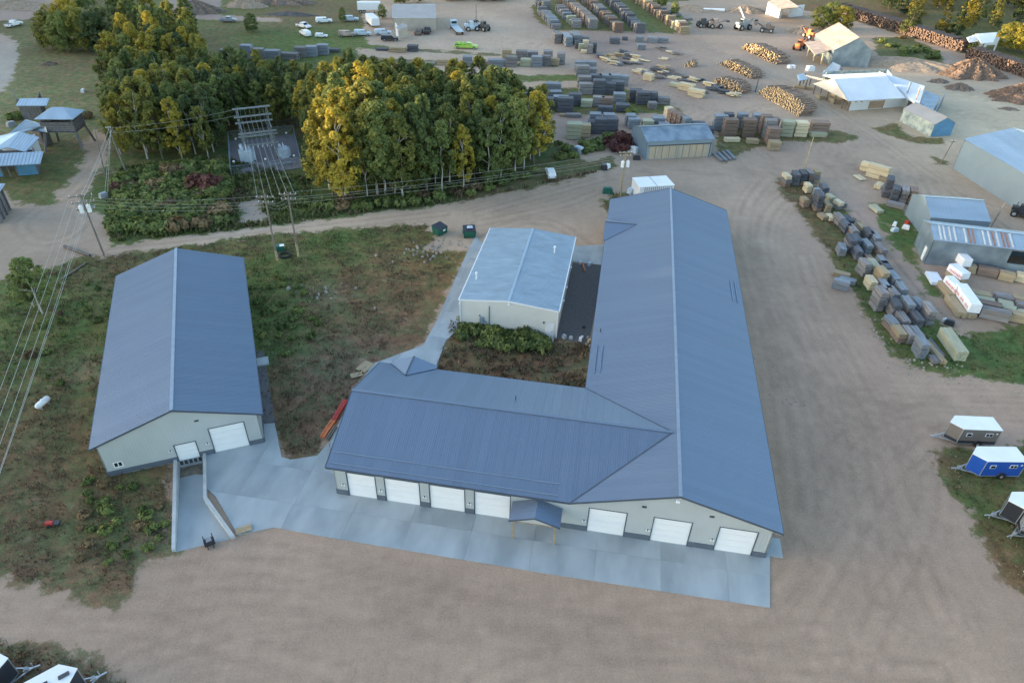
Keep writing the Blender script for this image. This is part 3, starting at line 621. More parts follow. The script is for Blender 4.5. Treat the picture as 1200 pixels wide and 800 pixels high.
wains(fa, fb, [(o[0],o[1]) for o in ops], big)
for a, b, h in DO: door(big, fa, fb, s_of(a), s_of(b), zb, zb+h)
door_plain(big, -3.1, og+.08, 0, .9, 2.05, WHITE, .1)
W4 = [((W-oh,og),(W-oh,Lh-og)), ((W-oh,Lh-og),(oh,Lh-og)), ((oh,Lh-og),(oh,Ww-og)), ((oh,Ww-og),(-Lw+og,Ww-og)), ((-Lw+og+.05,Ww-og),(-Lw+og+.05,og))]
for i, (A, B) in enumerate(W4):
    L_ = math.dist(A, B)
    if i == 1: tf = lambda s: He-.1+(Hr-He)*(1-abs(s+oh-W/2)/(W/2)); bk = (W/2-oh,)
    elif i == 4: tf = lambda s: He-.1+(Hw-He)*(1-abs(s+og-Ww/2)/(Ww/2)); bk = (Ww/2-og,)
    else: tf = lambda s: He-.1; bk = ()
    wallo('wall', SIDING, big, A, B, tf, (), brk=bk, rib=.3); wains(A, B, [], big)
for u in (-22.95,-19.0,-14.45,-9.9,1.45,7.58,13.65): wlamp(big, u, og, 1.62)
for u in (6.85, 13.05): MB().box((0,-.03,0),(.42,.07,.22)).build('gable_vent', DKGREY, big).location = (u, og, 4.75)
m = MB().box((0,-.12,0),(.36,.3,.2)); m.build('gable_light', WHITE, big).location = (W/2-.15, .0, Hr-.55)
sg = lambda A, B: bars('snow_guard', [(A, B)], .07, GUARD, big, .09)
rz_ = lambda t: He+(Hw-He)*t+.07
for t in (.055,.19): sg((-Lw+.2, Ww/2*t, rz_(t)), (-1.3, Ww/2*t, rz_(t)))
rl = lambda u: He+(Hr-He)*u/(W/2)+.07
for u in (.75,1.4): sg((u,19.6,rl(u)),(u,25.0,rl(u)))
for u in (.75,1.4): sg((W-u,38.5,rl(u)),(W-u,44,rl(u)))
for (u, v) in ((-7.2,11.4),(.9,28)): 
    z = He+.1+(Hw-He)*(1-abs(v-Ww/2)/(Ww/2)) if v < Ww else rl(u); MB().tube((0,0,-.1),(0,0,.45),.06).build('vent_pipe', DKGREY, big).location = (u,v,z)
# cross gable over the patio and the one at the far left
def cross_gable(E, S, half, inward, hgt, out=.55):
    E = Vector(E); S = Vector(S); I = Vector(inward); top = E-I*out/I.length+Vector((0,0,hgt)); inn = E+I+Vector((0,0,hgt))
    for k in (-1, 1):
        a = E-I.normalized()*out+S*half*k; m = MB(); n = Vector((0,0,1))
        P = [a+Vector((0,0,.04)), top, inn] if k < 0 else [a+Vector((0,0,.04)), inn, top]
        e0 = E+S*half*k+Vector((0,0,.04)); P = [a, top, inn, e0]
        o = MB().plate([p+Vector((0,0,.08)) for p in P], n, .06).build('cross_gable_roof', ROOF, big); fixn(o.data)
    a = E-I.normalized()*(out-.12); m = MB().plate([a-S*(half-.2), a+S*(half-.2), a+Vector((0,0,hgt-.06))], -I, .08); o = m.build('cross_gable_face', SIDING, big); fixn(o.data)
    bars('ridge_cap', [(top+Vector((0,0,.1)), inn+Vector((0,0,.1)))], .2, RTRIM, big, .05)
cross_gable((-20.2,Ww,He), (1,0,0), 2.75, (0,-3.0,0), 1.02)
cross_gable((0,56.4,He), (0,1,0), 3.6, (4.6,0,0), 1.38, .3)
# entry canopy on two timber posts
cx, pe, pr = -3.15, 2.85, 3.72
for k in (-1, 1):
    slope(big, (cx+k*2.45,-1.98,pe), (0,1,0), (-k*2.45,0,pr-pe), 2.42, mat=ROOF, whole='canopy_roof')
o = MB().plate([(cx-2.2,-1.9,pe+.02),(cx+2.2,-1.9,pe+.02),(cx,-1.9,pr-.05)], (0,-1,0), .06).build('canopy_gable', SIDING, big); fixn(o.data)
bars('canopy_trim', [((cx-2.47,-2.0,pe-.03),(cx,-2.0,pr-.03)),((cx,-2.0,pr-.03),(cx+2.47,-2.0,pe-.03))], .05, RTRIM, big, .16)
bars('canopy_beam', [((cx-2.1,-1.75,pe-.12),(cx+2.1,-1.75,pe-.12)),((cx-2.0,-1.7,pe-.12),(cx-2.0,.4,pe-.12)),((cx+2.0,-1.7,pe-.12),(cx+2.0,.4,pe-.12))], .14, POSTW, big, .2)
for k in (-1, 1): MB().box((0,0,1.35),(.17,.17,2.6)).build('post', POSTW, big).location = (cx+k*2.0,-1.72,.08)
bars('door_head_sign', [((cx-1.0,og-.04,2.6),(cx+.9,og-.04,2.6))], .05, DKGREY, big, .16)

# ------------------------------------------------------------------ left building
W3, L3, He3, Hr3 = 16.68, 35.1, 4.46, 7.36
b3 = gable('storage_building', 'charcoal-roofed storage building left of the workshop, with two white doors and a dock ramp', 'building', (F3o.x, F3o.y), F3a, W3, L3, He3, Hr3, SIDING, ROOF, oh=.53, og=.38,
    front=[(10.97-.53,14.65-.53,.12,3.68),(7.3-.53,9.54-.53,.02,2.4),(1.35-.53,2.25-.53,1.03,1.77)], whole=None, rib=.23, trim=RTRIM)
for c in b3.children:
    if c.name.startswith('ridge_cap'): c.data.materials[0] = RIDGE
f0, f1 = (.53,.38), (W3-.53,.38)
door(b3, f0, f1, 10.97-.53, 14.65-.53, .12, 3.68); door(b3, f0, f1, 7.3-.53, 9.54-.53, .02, 2.4)
window(b3, 1.8, .40, 1.4, .9, .74, 0, n=2)
wains(f0, f1, [(10.44,14.12),(6.77,9.01)], b3, .7)
for A, B in (((.53,L3-.38),(.53,.38)), ((W3-.53,.38),(W3-.53,L3-.38)), ((W3-.53,L3-.38),(.53,L3-.38))): wains(A, B, [], b3, .7)
wlamp(b3, 6.9, .38, 1.75); wlamp(b3, 10.57, .38, 1.75)
MB().box((0,-.03,0),(.42,.07,.2)).build('gable_vent', DKGREY, b3).location = (10.2,.38,5.05)
MB().box((.6,0,.12),(1.6,1.6,.24)).build('stoop', CONC, b3).location = (W3-.3, 15.2, 0)

# ------------------------------------------------------------------ middle cream building
W2, L2, He2, Hr2 = 13.41, 21.07, 4.42, 5.07
m2 = gable('cream_building', 'low cream metal building with pale blue-grey ribbed roof inside the elbow of the big workshop', 'building', (B2o.x, B2o.y), B2a, W2, L2, He2, Hr2, CREAM, GALV, oh=.12, og=.08,
    front=[], whole=None, rib=.3, pw=.6, trim=WHITE, wrib=.3, srib=.05)
for c in m2.children:
    if c.name.startswith('ridge_cap'): c.data.materials[0] = GALV
bars('gutter', [((-.08,0,He2-.1),(-.08,L2,He2-.1)),((W2+.08,0,He2-.1),(W2+.08,L2,He2-.1))], .14, WHITE, m2, .14)
bars('corner_trim', [((.1,.04,0),(.1,.04,He2-.1)),((W2-.1,.04,0),(W2-.1,.04,He2-.1))], .16, WHITE, m2)
door_plain(m2, 12.35, .06, 0, .95, 2.1, WHITE, .05)
MB().tube((4.1,-.0,.4),(4.1,-.0,3.9),.05).build('conduit', DKGREY, m2)
m = MB().box((3.1,-.1,1.6),(.5,.25,.9)); m.box((3.6,-.1,1.2),(.3,.22,.5)); m.box((2.8,-.08,2.3),(.2,.2,.2)); m.tube((3.1,-.1,1.1),(3.1,-.1,0),.05); m.build('electrical_panel', GALVW, m2)
m = MB().box((6.75,-.12,4.65),(.35,.3,.15)); m.build('gable_light', WHITE, m2)
MB().box((11.55,-.1,2.4),(.2,.2,.2)).build('wall_lamp', DKGREY, m2)
for u, v in ((1.2,5.2),(10.9,14.9)):
    m = MB().tube((u,v,He2),(u,v,He2+1.15),.1); m.tube((u,v,He2+1.15),(u,v,He2+1.35),.17); m.build('vent_pipe', WHITE, m2)
m = MB()
for k in range(3): m.box((-.35,2.0+k*.5,2.4+.2*k),(.4,.3,.3))
m.build('roof_edge_fixture', WHITE, m2)
for v in (3.5,7,12.5): MB().box((W2+.25,v,3.9),(.3,.2,.15)).build('wall_lamp', WHITE, m2)
MB().box((12.35,-.6,.1),(1.5,1.2,.2)).build('stoop', CONC, m2)
# ------------------------------------------------------------------ yard sheds built from surveyed corners
class Bld:
    def __init__(s, name, label, cat, base, group=None):
        p = G(*base); s.o = p; s.t = thing(name, label, cat, tuple(p), 0, group)
    def P(s, u, v, z=0): return G(u, v, z)-s.o
    def roof(s, pts, mat, name='roof', th=.15, ribs=True):
        Q = [s.P(*p) for p in pts]; n = (Q[1]-Q[0]).cross(Q[2]-Q[0]); n = n if n.z > 0 else -n
        m = MB().plate(Q, n, th); 
        if ribs and len(Q) == 4:   # ribs run from edge 0-1 to edge 3-2
            n.normalize(); k = max(2, int((Q[1]-Q[0]).length/.6))
            for i in range(k):
                f = (i+.5)/k; a = Q[0].lerp(Q[1], f); b = Q[3].lerp(Q[2], f); m.bar(a+n*.02, b+n*.02, .07, .07)
        o = m.build(name, mat, s.t); fixn(o.data); return o
    def wall(s, p0, p1, h0, h1=None, mat=None, ops=(), name='wall', z0=0):
        a = s.P(*p0); b = s.P(*p1); L = (b-a).length; h1 = h0 if h1 is None else h1
        # outer face toward the camera side: keep order left -> right
        return wallo(name, mat, s.t, (a.x,a.y), (b.x,b.y), lambda x: h0+(h1-h0)*x/L, [(x0*L,x1*L,z0_,z1_) for x0,x1,z0_,z1_ in ops], rib=.5, ribh=.03, z0=z0)
    def post(s, p, h, w_=.2, mat=None, z0=0, name='post'):
        a = s.P(*p); MB().box((0,0,(h-z0)/2),(w_,w_,h-z0)).build(name, mat or POLE, s.t).location = (a.x,a.y,z0)
def gb(name, label, cat, p0, p1, W_, side, He_, Hr_, wm, rm, L=None, z=0, group=None, **k):
    a = G(*p0, z); b = G(*p1, z); th = math.atan2(b.y-a.y, b.x-a.x); L = L or math.dist((a.x,a.y),(b.x,b.y))
    ux, uy = math.sin(th), -math.cos(th)
    o = (a.x-ux*W_, a.y-uy*W_) if side == 'L' else (a.x, a.y)
    return gable(name, label, cat, o, th-PI/2, W_, L, He_, Hr_, wm, rm, group=group, **k), L, W_

# grey shed with rusty sheet doors
t, L_, W_ = gb('tin_shed', 'blue-grey tin shed with rust-streaked sheet doors beside the lumber rows', 'shed', (755,188), (834,184), 9.5, 'L', 3.9, 5.4, GALVW, GALV2, oh=.15, og=.15, whole='roof', right=[(.6,7.0,.05,2.9),(7.2,14.2,.05,2.9)], off=4.6, rib=.5, ridge=True)
RST = M('rust_streaked_sheet', (.42, .40, .34), r=.6, ns=1.2, na=.2, c2=(.44,.32,.20), stretch=(1,2.2,.12))
for k in range(9):
    MB().box((W_-.22,1.5+k*1.5,1.45),(.06,1.42,2.75)).build('sheet_door', RST, t)
bars('door_track', [((W_-.1,.5,3.0),(W_-.1,L_-.5,3.0))], .12, DKGREY, t)
# two sheds on the right
t, L_, W_ = gb('tin_shed', 'shorter pale blue tin shed standing behind the long shed with patched roof', 'shed', (1091,255), (1162,260), 9.5, 'L', 3.9, 5.6, GALVW, GALV, z=3.9, oh=.1, og=.1, off=4.75, rib=.6)
t, L_, W_ = gb('long_shed', 'long blue-grey tin shed with rust and white striped roof panels and a narrow lit doorway', 'shed', (1094,281), (1153,288), 7.2, 'L', 4.4, 5.5, GALV2, GALV, z=4.4, L=30, oh=.1, og=.1, off=3.6, rib=.6, right=[(11.5,29.0,1.9,4.1)])
WST = M('white_roof_stripe', (.55,.55,.54), na=.1); RSTS = M('rust_roof_stripe', (.30,.17,.13), na=.2)
for k, (v, mt) in enumerate([(1.2,0),(1.8,0),(2.6,0),(3.4,0),(4.9,0),(5.5,1),(6.1,1),(7.6,0),(8.4,0),(9.0,1),(9.6,0),(10.4,1),(11,1),(11.6,0)]):
    bars('skylight_strip', [((W_-.25,v,4.4+.12),(W_/2+.3,v,5.5-.02))], .26, [WST,RSTS][mt], t, .07)
MB().box((0,0,1.15),(.9,.1,2.3)).build('open_door', WHITE, t).location = (W_-1.6,.06,0)
o = MB().box((0,0,.95),(.12,17,1.8)).build('cream_wall_panel', GALVW, t); o.location = (W_-.12,20.5,0)
# large warehouse, right edge
t, L_, W_ = gb('warehouse', 'large pale ribbed steel warehouse cut by the right edge of the photo', 'warehouse', (1115,197), (1200,252), 20, 'L', 6.3, 8.4, GALVW, GALV, L=48, oh=.15, og=.15, rib=.9, wrib=.45)
bars('ridge_vent', [((10,4,8.6),(10,44,8.6))], .5, RUSTY, t, .3)
# small weathered shed with blue end
t, L_, W_ = gb('weathered_shed', 'small weathered teal shed with dull tan roof and a blue gable end', 'shed', (1053,142), (1090,161), 5.6, 'L', 3.0, 4.4, TEAL, TANR, oh=.1, og=.1, rib=.6)
o = MB().plate([(.12,L_-.05,.1),(5.48,L_-.05,.1),(5.48,L_-.05,2.9),(2.8,L_-.05,4.2),(.12,L_-.05,2.9)], (0,1,0), .05).build('blue_end_wall', BLUEW, t); fixn(o.data)
# white-roofed sawmill
s = Bld('sawmill', 'wide white-roofed sawmill with open left bay and white boarded front', 'sawmill', (985,130))
s.roof([(977,92.5,6.2),(1039,89,6.2),(1061,115,3.4),(994,118.5,3.4)], WROOF)
s.roof([(952,98,3.2),(977,92.5,6.25),(994,118.5,3.45)], TANR, ribs=False, name='hip_roof')
s.roof([(977,92.5,6.15),(1039,89,6.15),(1034,85,3.6),(965,88,3.6)], WROOF)
s.roof([(1030,84,5.0),(1084,101,5.0),(1077,124,3.0),(1058,113,3.0)], WROOF, name='lean_roof')
s.roof([(1084,106,3.6),(1102,113,3.2),(1093,131,2.4),(1077,126,2.6)], GALV2, name='lean_roof')
s.wall((995,130), (1059,125), 3.3, mat=WHITE, ops=[(.06,.1,2,2.8),(.16,.2,2,2.8),(.33,.62,.05,2.0),(.34,.38,2.3,2.9),(.48,.52,2.3,2.9),(.74,.78,2,2.8),(.88,.92,2,2.8)])
s.wall((965,98), (1040,95), 3.2, mat=TEAL); s.wall((1059,125), (1036,96), 3.2, mat=WHITE)
s.wall((1077,137), (1092,142), 2.3, mat=WHITE); s.wall((1092,142),(1103,123), 2.3, 3.0, mat=GALVW); s.wall((1062,126),(1077,137), 2.8, mat=BOARD, z0=0)
for p in ((953,110),(960,114),(968,118),(977,122),(986,127),(993,130)): s.post(p, 3.1, .25)
for q in (((957,114),(962,117)),((968,116),(980,122)),((975,112),(988,118))):
    a, b = s.P(*q[0]), s.P(*q[1]); MB().bar(a+Vector((0,0,.5)), b+Vector((0,0,.5)), 1.1, .9).build('lumber_inside', LUM['tan'], s.t)
a = s.P(1063,109,3.9); MB().tube(a, a+Vector((0,0,2.6)), .22).build('stack_pipe', GALV2, s.t)
a = s.P(1073,118,3.2); MB().tube(a, a+Vector((0,0,3.0)), .18).build('stack_pipe', RUSTY, s.t)
# small open saw shed left of the mill
s = Bld('conveyor_shed', 'small pale blue roofed lean-to with timber posts left of the sawmill', 'shed', (940,103))
s.roof([(934,88,3.2),(942,86,3.2),(947,93,2.9),(936,95,2.9)], GALV); s.roof([(944,88,3.3),(985,97,3.3),(985,99.5,2.8),(945,91,2.8)], TANR, name='chute_roof')
for p in ((936,103),(943,105),(948,101),(941,98)): s.post(p, 2.8, .3, BOARD)
MB().box((0,0,.4),(5,1.4,.5), rz=-.3).build('board_pile', LUM['tan'], s.t).location = s.P(941,103.5)
s = Bld('blue_roof_shed', 'low shed with bright blue-grey metal roof between the sawmill and the rusty-roofed shed', 'shed', (970,93))
s.roof([(976,73,4.0),(985,77,4.0),(979,91,2.2),(963,87,2.2)], GALV); s.roof([(976,73,3.98),(985,77,3.98),(986,83,2.6),(985,80,2.6)], GALV)
s.wall((963,92),(979,97), 2.1, mat=GALV2); s.wall((979,97),(985,90), 2.1, 2.5, mat=GALV2)
# big rusty roofed shed
RUSTO = M('sun_bleached_rusty_roof', (.42,.33,.27), r=.6, m=.1, ns=.5, na=.2, c2=(.46,.36,.30))
t, L_, W_ = gb('rusty_shed', 'tall grey steel shed whose rusty roof catches the orange sun', 'shed', (1003,52.5), (977,32), 13.5, 'C', 4.6, 8.2, GALV2, RUSTO, z=8.2, oh=.1, og=.1, rib=.9) if False else (None,0,0)
a_ = G(974,76); b_ = G(1021,80); th_ = math.atan2(b_.y-a_.y, b_.x-a_.x); Wd = (b_-a_).length
far_ = G(955,40.6,4.6); near_ = G(977.5,59,4.6); Ld = (far_-near_).length
t = gable('rusty_shed', 'tall grey steel shed whose rusty roof catches the orange sun', 'shed', (near_.x, near_.y), math.atan2(far_.y-near_.y, far_.x-near_.x)-PI/2, Wd, Ld, 4.6, 8.3, GALV2, RUSTO, oh=.1, og=.1, rib=.9, whole='roof', off=Wd*.55)
s = Bld('open_lean_to', 'rusty-roofed open lean-to with lit orange posts, attached in front of the tall rusty shed', 'lean-to', (955,72))
s.roof([(943,50,3.6),(962,47,4.2),(975,58,4.2),(955,64.5,3.4)], RUSTO)
for p in ((953,71.5),(962,75),(966,70),(946,66),(972,73)): s.post(p, 3.3, .35, LUM['pale'])
s.wall((947,61),(962,57), 3.3, mat=BOARD)
# tan building at the top
t, L_, W_ = gb('tan_building', 'long tan metal building with a flat-looking pale roof near the top of the yard', 'building', (461,36), (512,36), 19, 'L', 4.0, 6.0, TANW, TANR, oh=.1, og=.1, off=9.5, rib=.9, trim=WROOF)
s = Bld('tan_annex', 'small tan lean-to annex standing in front of the long tan building', 'annex', (468,46))
s.roof([(464,32,4.0),(472,27,4.6),(478,31,4.0),(467,36,3.4)], TANR); s.wall((467,46),(478,44), 3.4, 4.0, mat=TANW); s.wall((464,42),(467,46), 3.9, 3.4, mat=WHITE)
# top-right sheds
s = Bld('white_shed', 'white shed with pinkish roof and dark open door at the top of the yard', 'shed', (912,21))
s.roof([(900,2,4.2),(918,-4,5.6),(936,8,5.6),(912,10.5,4.2)], RUSTO); s.roof([(918,-4,5.6),(936,8,5.6),(941,11,3.9),(924,0,3.9)], TANR)
s.wall((897,17),(912,22), 4.0, mat=WHITE); s.wall((912,22),(940,19), 3.9, mat=WHITE, ops=[(.1,.42,.0,3.0)])
s = Bld('white_hopper_building', 'white box-shaped metal building in front of yellow trees at the right edge', 'building', (1150,58))
s.roof([(1143,40,5.4),(1169,38,5.4),(1164,50,4.6),(1150,51,4.6)], WHITE); s.roof([(1133,44,4.2),(1143,41,4.2),(1150,48,3.8),(1136,50,3.8)], WHITE, name='hopper_roof')
s.wall((1150,62),(1165,61), 4.5, mat=WHITE, ops=[(.2,.9,0,2.2)]); s.wall((1134,56),(1142,60), 3.9, mat=WHITE); s.wall((1142,60),(1150,58), 3.7, mat=WHITE)
# left-edge recreation of huts and tower
s = Bld('board_hut', 'tall weathered board hut with pale blue metal roof at the edge of the meadow', 'hut', (40,141))
s.roof([(23.5,115.5,5.2),(58,115,5.2),(54.5,124,4.6),(18.5,124,4.6)], GALV); s.wall((28,140),(53,141), 4.5, mat=BOARD); s.wall((53,141),(56,134), 4.5, 5.1, mat=BOARD); s.wall((24,131),(28,140), 5.1, 4.5, mat=BOARD)
s = Bld('lookout_tower', 'board-clad lookout tower on splayed timber legs with pale hipped roof', 'tower', (78,174))
o = MB().box((0,0,.08),(6.4,4.6,.16)).build('platform', BOARD, s.t); o.location = s.P(76,151,3.6); o.rotation_euler = (0,0,.08)
for dx, dy, sx, sy in ((0,-2.3,6.4,.12),(0,2.3,6.4,.12),(-3.2,0,.12,4.4),(3.2,0,.12,4.4)):
    for j in range(5): MB().box((dx,dy,.5+j*.36),(sx,sy,.3)).build('siding_board', BOARD, o)
for sx in (-1,1):
    for sy in (-1,1):
        MB().bar((sx*3.0,sy*2.1,0),(sx*3.7,sy*2.8,-3.6),.4).build('leg', BOARD, o); MB().bar((sx*3.0,sy*2.1,0),(sx*3.0,sy*2.1,3.0),.22).build('post', BOARD, o)
m = MB(); a_, b_ = 3.7, 2.8
for P in ([(-a_,-b_,2.9),(a_,-b_,2.9),(1.0,0,4.4),(-1.0,0,4.4)],[(a_,-b_,2.9),(a_,b_,2.9),(1.0,0,4.4)],[(a_,b_,2.9),(-a_,b_,2.9),(-1.0,0,4.4),(1.0,0,4.4)],[(-a_,b_,2.9),(-a_,-b_,2.9),(-1.0,0,4.4)]):
    q = MB().plate(P, (0,0,1), .08).build('hipped_roof', GALV, o); fixn(q.data)
s = Bld('metal_roof_hut', 'low hut under a faded gabled metal roof between the board hut and the blue shed', 'hut', (60,172))
s.roof([(30,140,5.2),(52,146,5.2),(55,155,4.0),(33,153,4.0)], GALV); s.roof([(30,140,5.18),(52,146,5.18),(26,156,4.0),(10,157,4.0)], GALV); s.wall((40,166),(53,172), 3.9, mat=BOARD); s.wall((53,172),(62,167), 3.9, mat=BOARD)
s = Bld('white_gable_hut', 'white-walled hut with bright blue-grey gabled roof directly behind the long blue shed', 'hut', (30,182))
s.roof([(23,154,5.6),(46,161,5.0),(30,178,3.8),(9,173,4.2)], GALV); s.roof([(23,154,5.58),(9,173,4.2),(-12,178,3.8),(-4,160,4.4)], GALV); s.wall((8,188),(28,192), 3.7, mat=WHITE); s.wall((28,192),(50,180), 3.7, 4.0, mat=WHITE)
s = Bld('blue_shed', 'long low shed with bright blue wall and pale tin roof at the left edge', 'shed', (30,205))
s.roof([(-30,181,4.2),(51,177.5,4.2),(47,192,3.2),(-34,196,3.2)], GALV); s.wall((-30,208),(5,207), 3.1, mat=BLUEW); s.wall((22,206),(46,204), 3.1, mat=BLUEW); s.wall((46,204),(48,196), 3.1, 4.0, mat=BOARD); s.wall((-30,200),(46,197), 3.6, mat=BOARD)
for p in ((5,207),(13,207),(22,206)): s.post(p, 3.1)
s = Bld('board_lean_to', 'weathered board lean-to cut by the left edge beside the gravel loop', 'lean-to', (5,256))
s.roof([(-25,216,4.6),(6,215,4.6),(0,224,4.2),(-30,228,4.2)], GALV); s.wall((-20,262),(2,261), 4.0, mat=BOARD); s.wall((2,261),(13,244), 4.0, 4.5, mat=BOARD)
for k in range(4):
    a = s.P(2+k*3.4,261-k*5); MB().bar(a+Vector((.15,-.15,0)), a+Vector((.15,-.15,4)), .22).build('post', BOARD, s.t)

# ------------------------------------------------------------------ lumber
def bundle_mesh(L, W_, h, layers=5, n=1):
    m = MB(); 
    for j in range(n):
        z = j*(h+.1)
        m.box((-L*.3,0,z+.05),(.1,W_,.1)); m.box((L*.3,0,z+.05),(.1,W_,.1))
        lh = h/layers
        for k in range(layers):
            nb = 3; 
            for q in range(nb):
                bw = W_/nb; dx = random.uniform(-.05,.05)*L*.5; m.box((dx,(q-(nb-1)/2)*bw+random.uniform(-.01,.01),z+.1+lh*(k+.5)),(L*random.uniform(.95,1.02),bw-.02,lh-.025))
    return m.mesh('lumber_bundle', LUM['grey'])
BM = {}
def bmesh_for(L, W_, h, layers, n):
    key = (L, W_, h, layers, n)
    if key not in BM: BM[key] = [bundle_mesh(L, W_, h, layers, n) for _ in range(3)]
    return random.choice(BM[key])
def setmat(o, mt):
    o.material_slots[0].link = 'OBJECT'; o.material_slots[0].material = mt
NAMEC = {'grey':'weathered grey','dark':'dark grey','blue':'blue-grey','tan':'tan','pale':'pale fresh-sawn','green':'greenish treated','brown':'brown weathered'}
def stack(x, y, rz, kind, n, dims, label, group, detail=True, kinds=None):
    L, W_, h = dims
    if detail:
        t = thing('lumber_stack', label, 'lumber stack', (x,y,0), rz, group)
        for k in range(n):
            o = link('bundle', bmesh_for(L, W_, h, 5, 1), t, (random.uniform(-.12,.12),random.uniform(-.06,.06),k*(h+.1)), random.uniform(-.03,.03)); setmat(o, LUM[kinds[k] if kinds else kind])
            if kinds and kinds[k] != kind: o['label'] = NAMEC[kinds[k]]+' bundle'
        return t
    L, W_, h = round(L*.88,2), round(W_*.85,2), round(h*.84,2)
    o = link('lumber_stack', bmesh_for(L, W_, h, 3, n), None, (x,y,0), rz+random.uniform(-.03,.03)); setmat(o, LUM[kind]); tag(o, label, 'lumber stack', group); return o
# the heap beside the yard, north to south; (u, v, kind, n, length, turn)
HEAP = [(919,219,'pale',3,2.6,.1),(930,217,'dark',3,2.8,.1),(938,216,'dark',3,2.8,.1),(946,215,'grey',3,2.8,.1),(954,214,'tan',3,2.6,.1),
 (945,226,'pale',2,2.2,.2),(964,228,'dark',2,2.8,.0),(957,234,'blue',2,3.2,0),(941,243,'tan',2,2.0,.2),(955,246,'dark',4,3.4,0),(971,240,'green',2,2.2,.2),(967,249,'tan',2,2.2,.2),(980,246,'pale',2,2.0,.6),(986,243,'grey',1,2.4,.3),
 (964,258,'tan',1,2.2,.3),(972,259,'pale',1,2.2,.2),(981,263,'grey',2,3.0,.1),(993,261,'dark',1,2.8,.1),(989,272,'dark',2,3,0),(1009,270,'tan',1,2.6,.1),(997,278,'grey',2,3,0),(1001,289,'dark',2,3.2,0),
 (984,299,'blue',2,2.8,-.2),(993,294,'dark',3,3.2,0),(1002,302,'dark',2,3,0),(1013,295,'blue',2,3,0),(1015,281,'dark',2,3,0),(1023,286,'blue',2,3,0),(1029,300,'grey',2,3.4,0),(1018,308,'brown',1,2.4,0),
 (1009,323,'grey',3,2.6,.1),(1021,319,'green',2,3,0),(1031,315,'blue',2,3,0),(1036,322,'dark',2,2.8,0),(1018,338,'pale',2,2.6,0),(1029,332,'tan',3,2.8,.1),(1044,333,'blue',2,3.2,0),
 (1034,344,'blue',2,3,0),(1043,352,'grey',2,3,0),(1053,346,'blue',2,3,0),(1025,362,'grey',4,2.6,.1),(1035,360,'grey',1,2.8,0),(1044,371,'dark',3,2.6,.05),(1058,369,'blue',3,3,0),(1074,366,'blue',2,3.2,0),(1083,377,'grey',3,3.2,0),(1070,381,'dark',2,3,0),
 (1041,386,'blue',2,2.6,.1),(1055,383,'grey',2,3,0),(1050,398,'tan',2,2.8,.1),(1061,399,'grey',2,3,0),(1070,400,'blue',2,3,0),(1075,417,'blue',3,2.6,0),
 (986,326,'tan',1,2.8,1.9),(992,333,'blue',1,2.8,1.9),(983,340,'blue',2,2.6,1.9)]
base_ang = ang((1030,285),(1040,297))
for i, (u, v, k, n, L, rt_) in enumerate(HEAP):
    L *= .88; p = G(u, v-1.5); kn = [random.choice([k,k,k,'grey','brown']) for _ in range(n)]; kn[-1] = k
    loc = 'at its north tip' if i < 5 else ('in its upper part' if i < 22 else 'in its middle' if i < 37 else 'in its lower part' if i < 53 else 'standing apart on the gravel')
    nm = nth(i) if i < 53 else nth(i-53)
    lab = f'{NAMEC[k]} stack, {nm} counting down the heap by the gravel yard' if i < 53 else ['tan low stack on the gravel just left of the lumber heap', 'pale sky-tinted grey low stack on the gravel against a tan one', 'sky-tinted grey two-bundle stack nearest the gravel road left of the heap'][i-53]
    stack(p.x, p.y, base_ang+rt_*.6+random.uniform(-.08,.08), k, n, (L,1.08,.70), lab, 'lumber stacks heaped beside the gravel yard', True, kn)
def timber(p0, p1, w_, h, kind, label, n=1, name='timber_pile'):
    a, b = G(*p0), G(*p1); m = MB(); d = b-a; L = d.length
    t = thing(name, label, 'timber pile', tuple(a), math.atan2(d.y, d.x))
    for j in range(n):
        q = 4
        for c in range(q): MB().box((L/2+random.uniform(-.1,.1),(c-1.5)*w_/q,.1+h/n*(j+.5)),(L*random.uniform(.97,1),w_/q-.02,h/n-.03)).build('timber', LUM[kind], t)
    return t
timber((1083,402),(1105,428),.7,.6,'tan','long narrow tan timbers lying at the foot of the lumber heap')
timber((1088,399),(1105,420),.4,.4,'grey','single dark beam lying between two long timber piles in the grass')
timber((1103,394),(1124,424),1.5,1.5,'green','long square pile of yellow-green timbers at the tip of the lawn',3)
timber((1091,419),(1097,427),1.2,.5,'grey','short grey timbers beside the long narrow tan ones')
timber((1021,243),(1031,251),1.3,.6,'green','low pale green board pile at the edge of the weedy patch')
timber((1012,194),(1027,210),1.6,.15,'pale','pale planks lying flat left of the fresh yellow lumber'); timber((1003,206),(1012,212),1.6,.15,'pale','short pale planks lying flat farthest left of the yellow lumber')
timber((1027,222),(1031,218),1.2,.8,'pale','small pale offcut pile beside the dark stack end')
for i, (u, v, k, n, L, r_, lb) in enumerate([(1020,202,'pale',2,4.2,-.75,'fresh yellow lumber stack, back one of the pair in the open yard'),(1027,209,'pale',3,4.2,-.75,'fresh yellow lumber stack, front one of the pair in the open yard'),(1036,213,'tan',1,2.4,-.6,'low tan stack just right of the yellow lumber'),
   (1037,229,'dark',4,2.6,1.2,'tall dark stack, leftmost of the row behind the tin sheds'),(1046,235,'dark',3,2.6,1.2,'dark stack, second in the row behind the tin sheds'),(1056,236,'grey',3,2.6,1.2,'dark stack, third in the row behind the tin sheds'),(1066,237,'brown',3,2.6,1.2,'brown-ended stack, rightmost of the row behind the tin sheds'),(1049,243,'grey',1,3,-.5,'low grey stack in front of the dark row')]):
    p = G(u, v); stack(p.x, p.y, r_, k, n, (L,1.3,.8), lb, 'stacks beside the open yard')
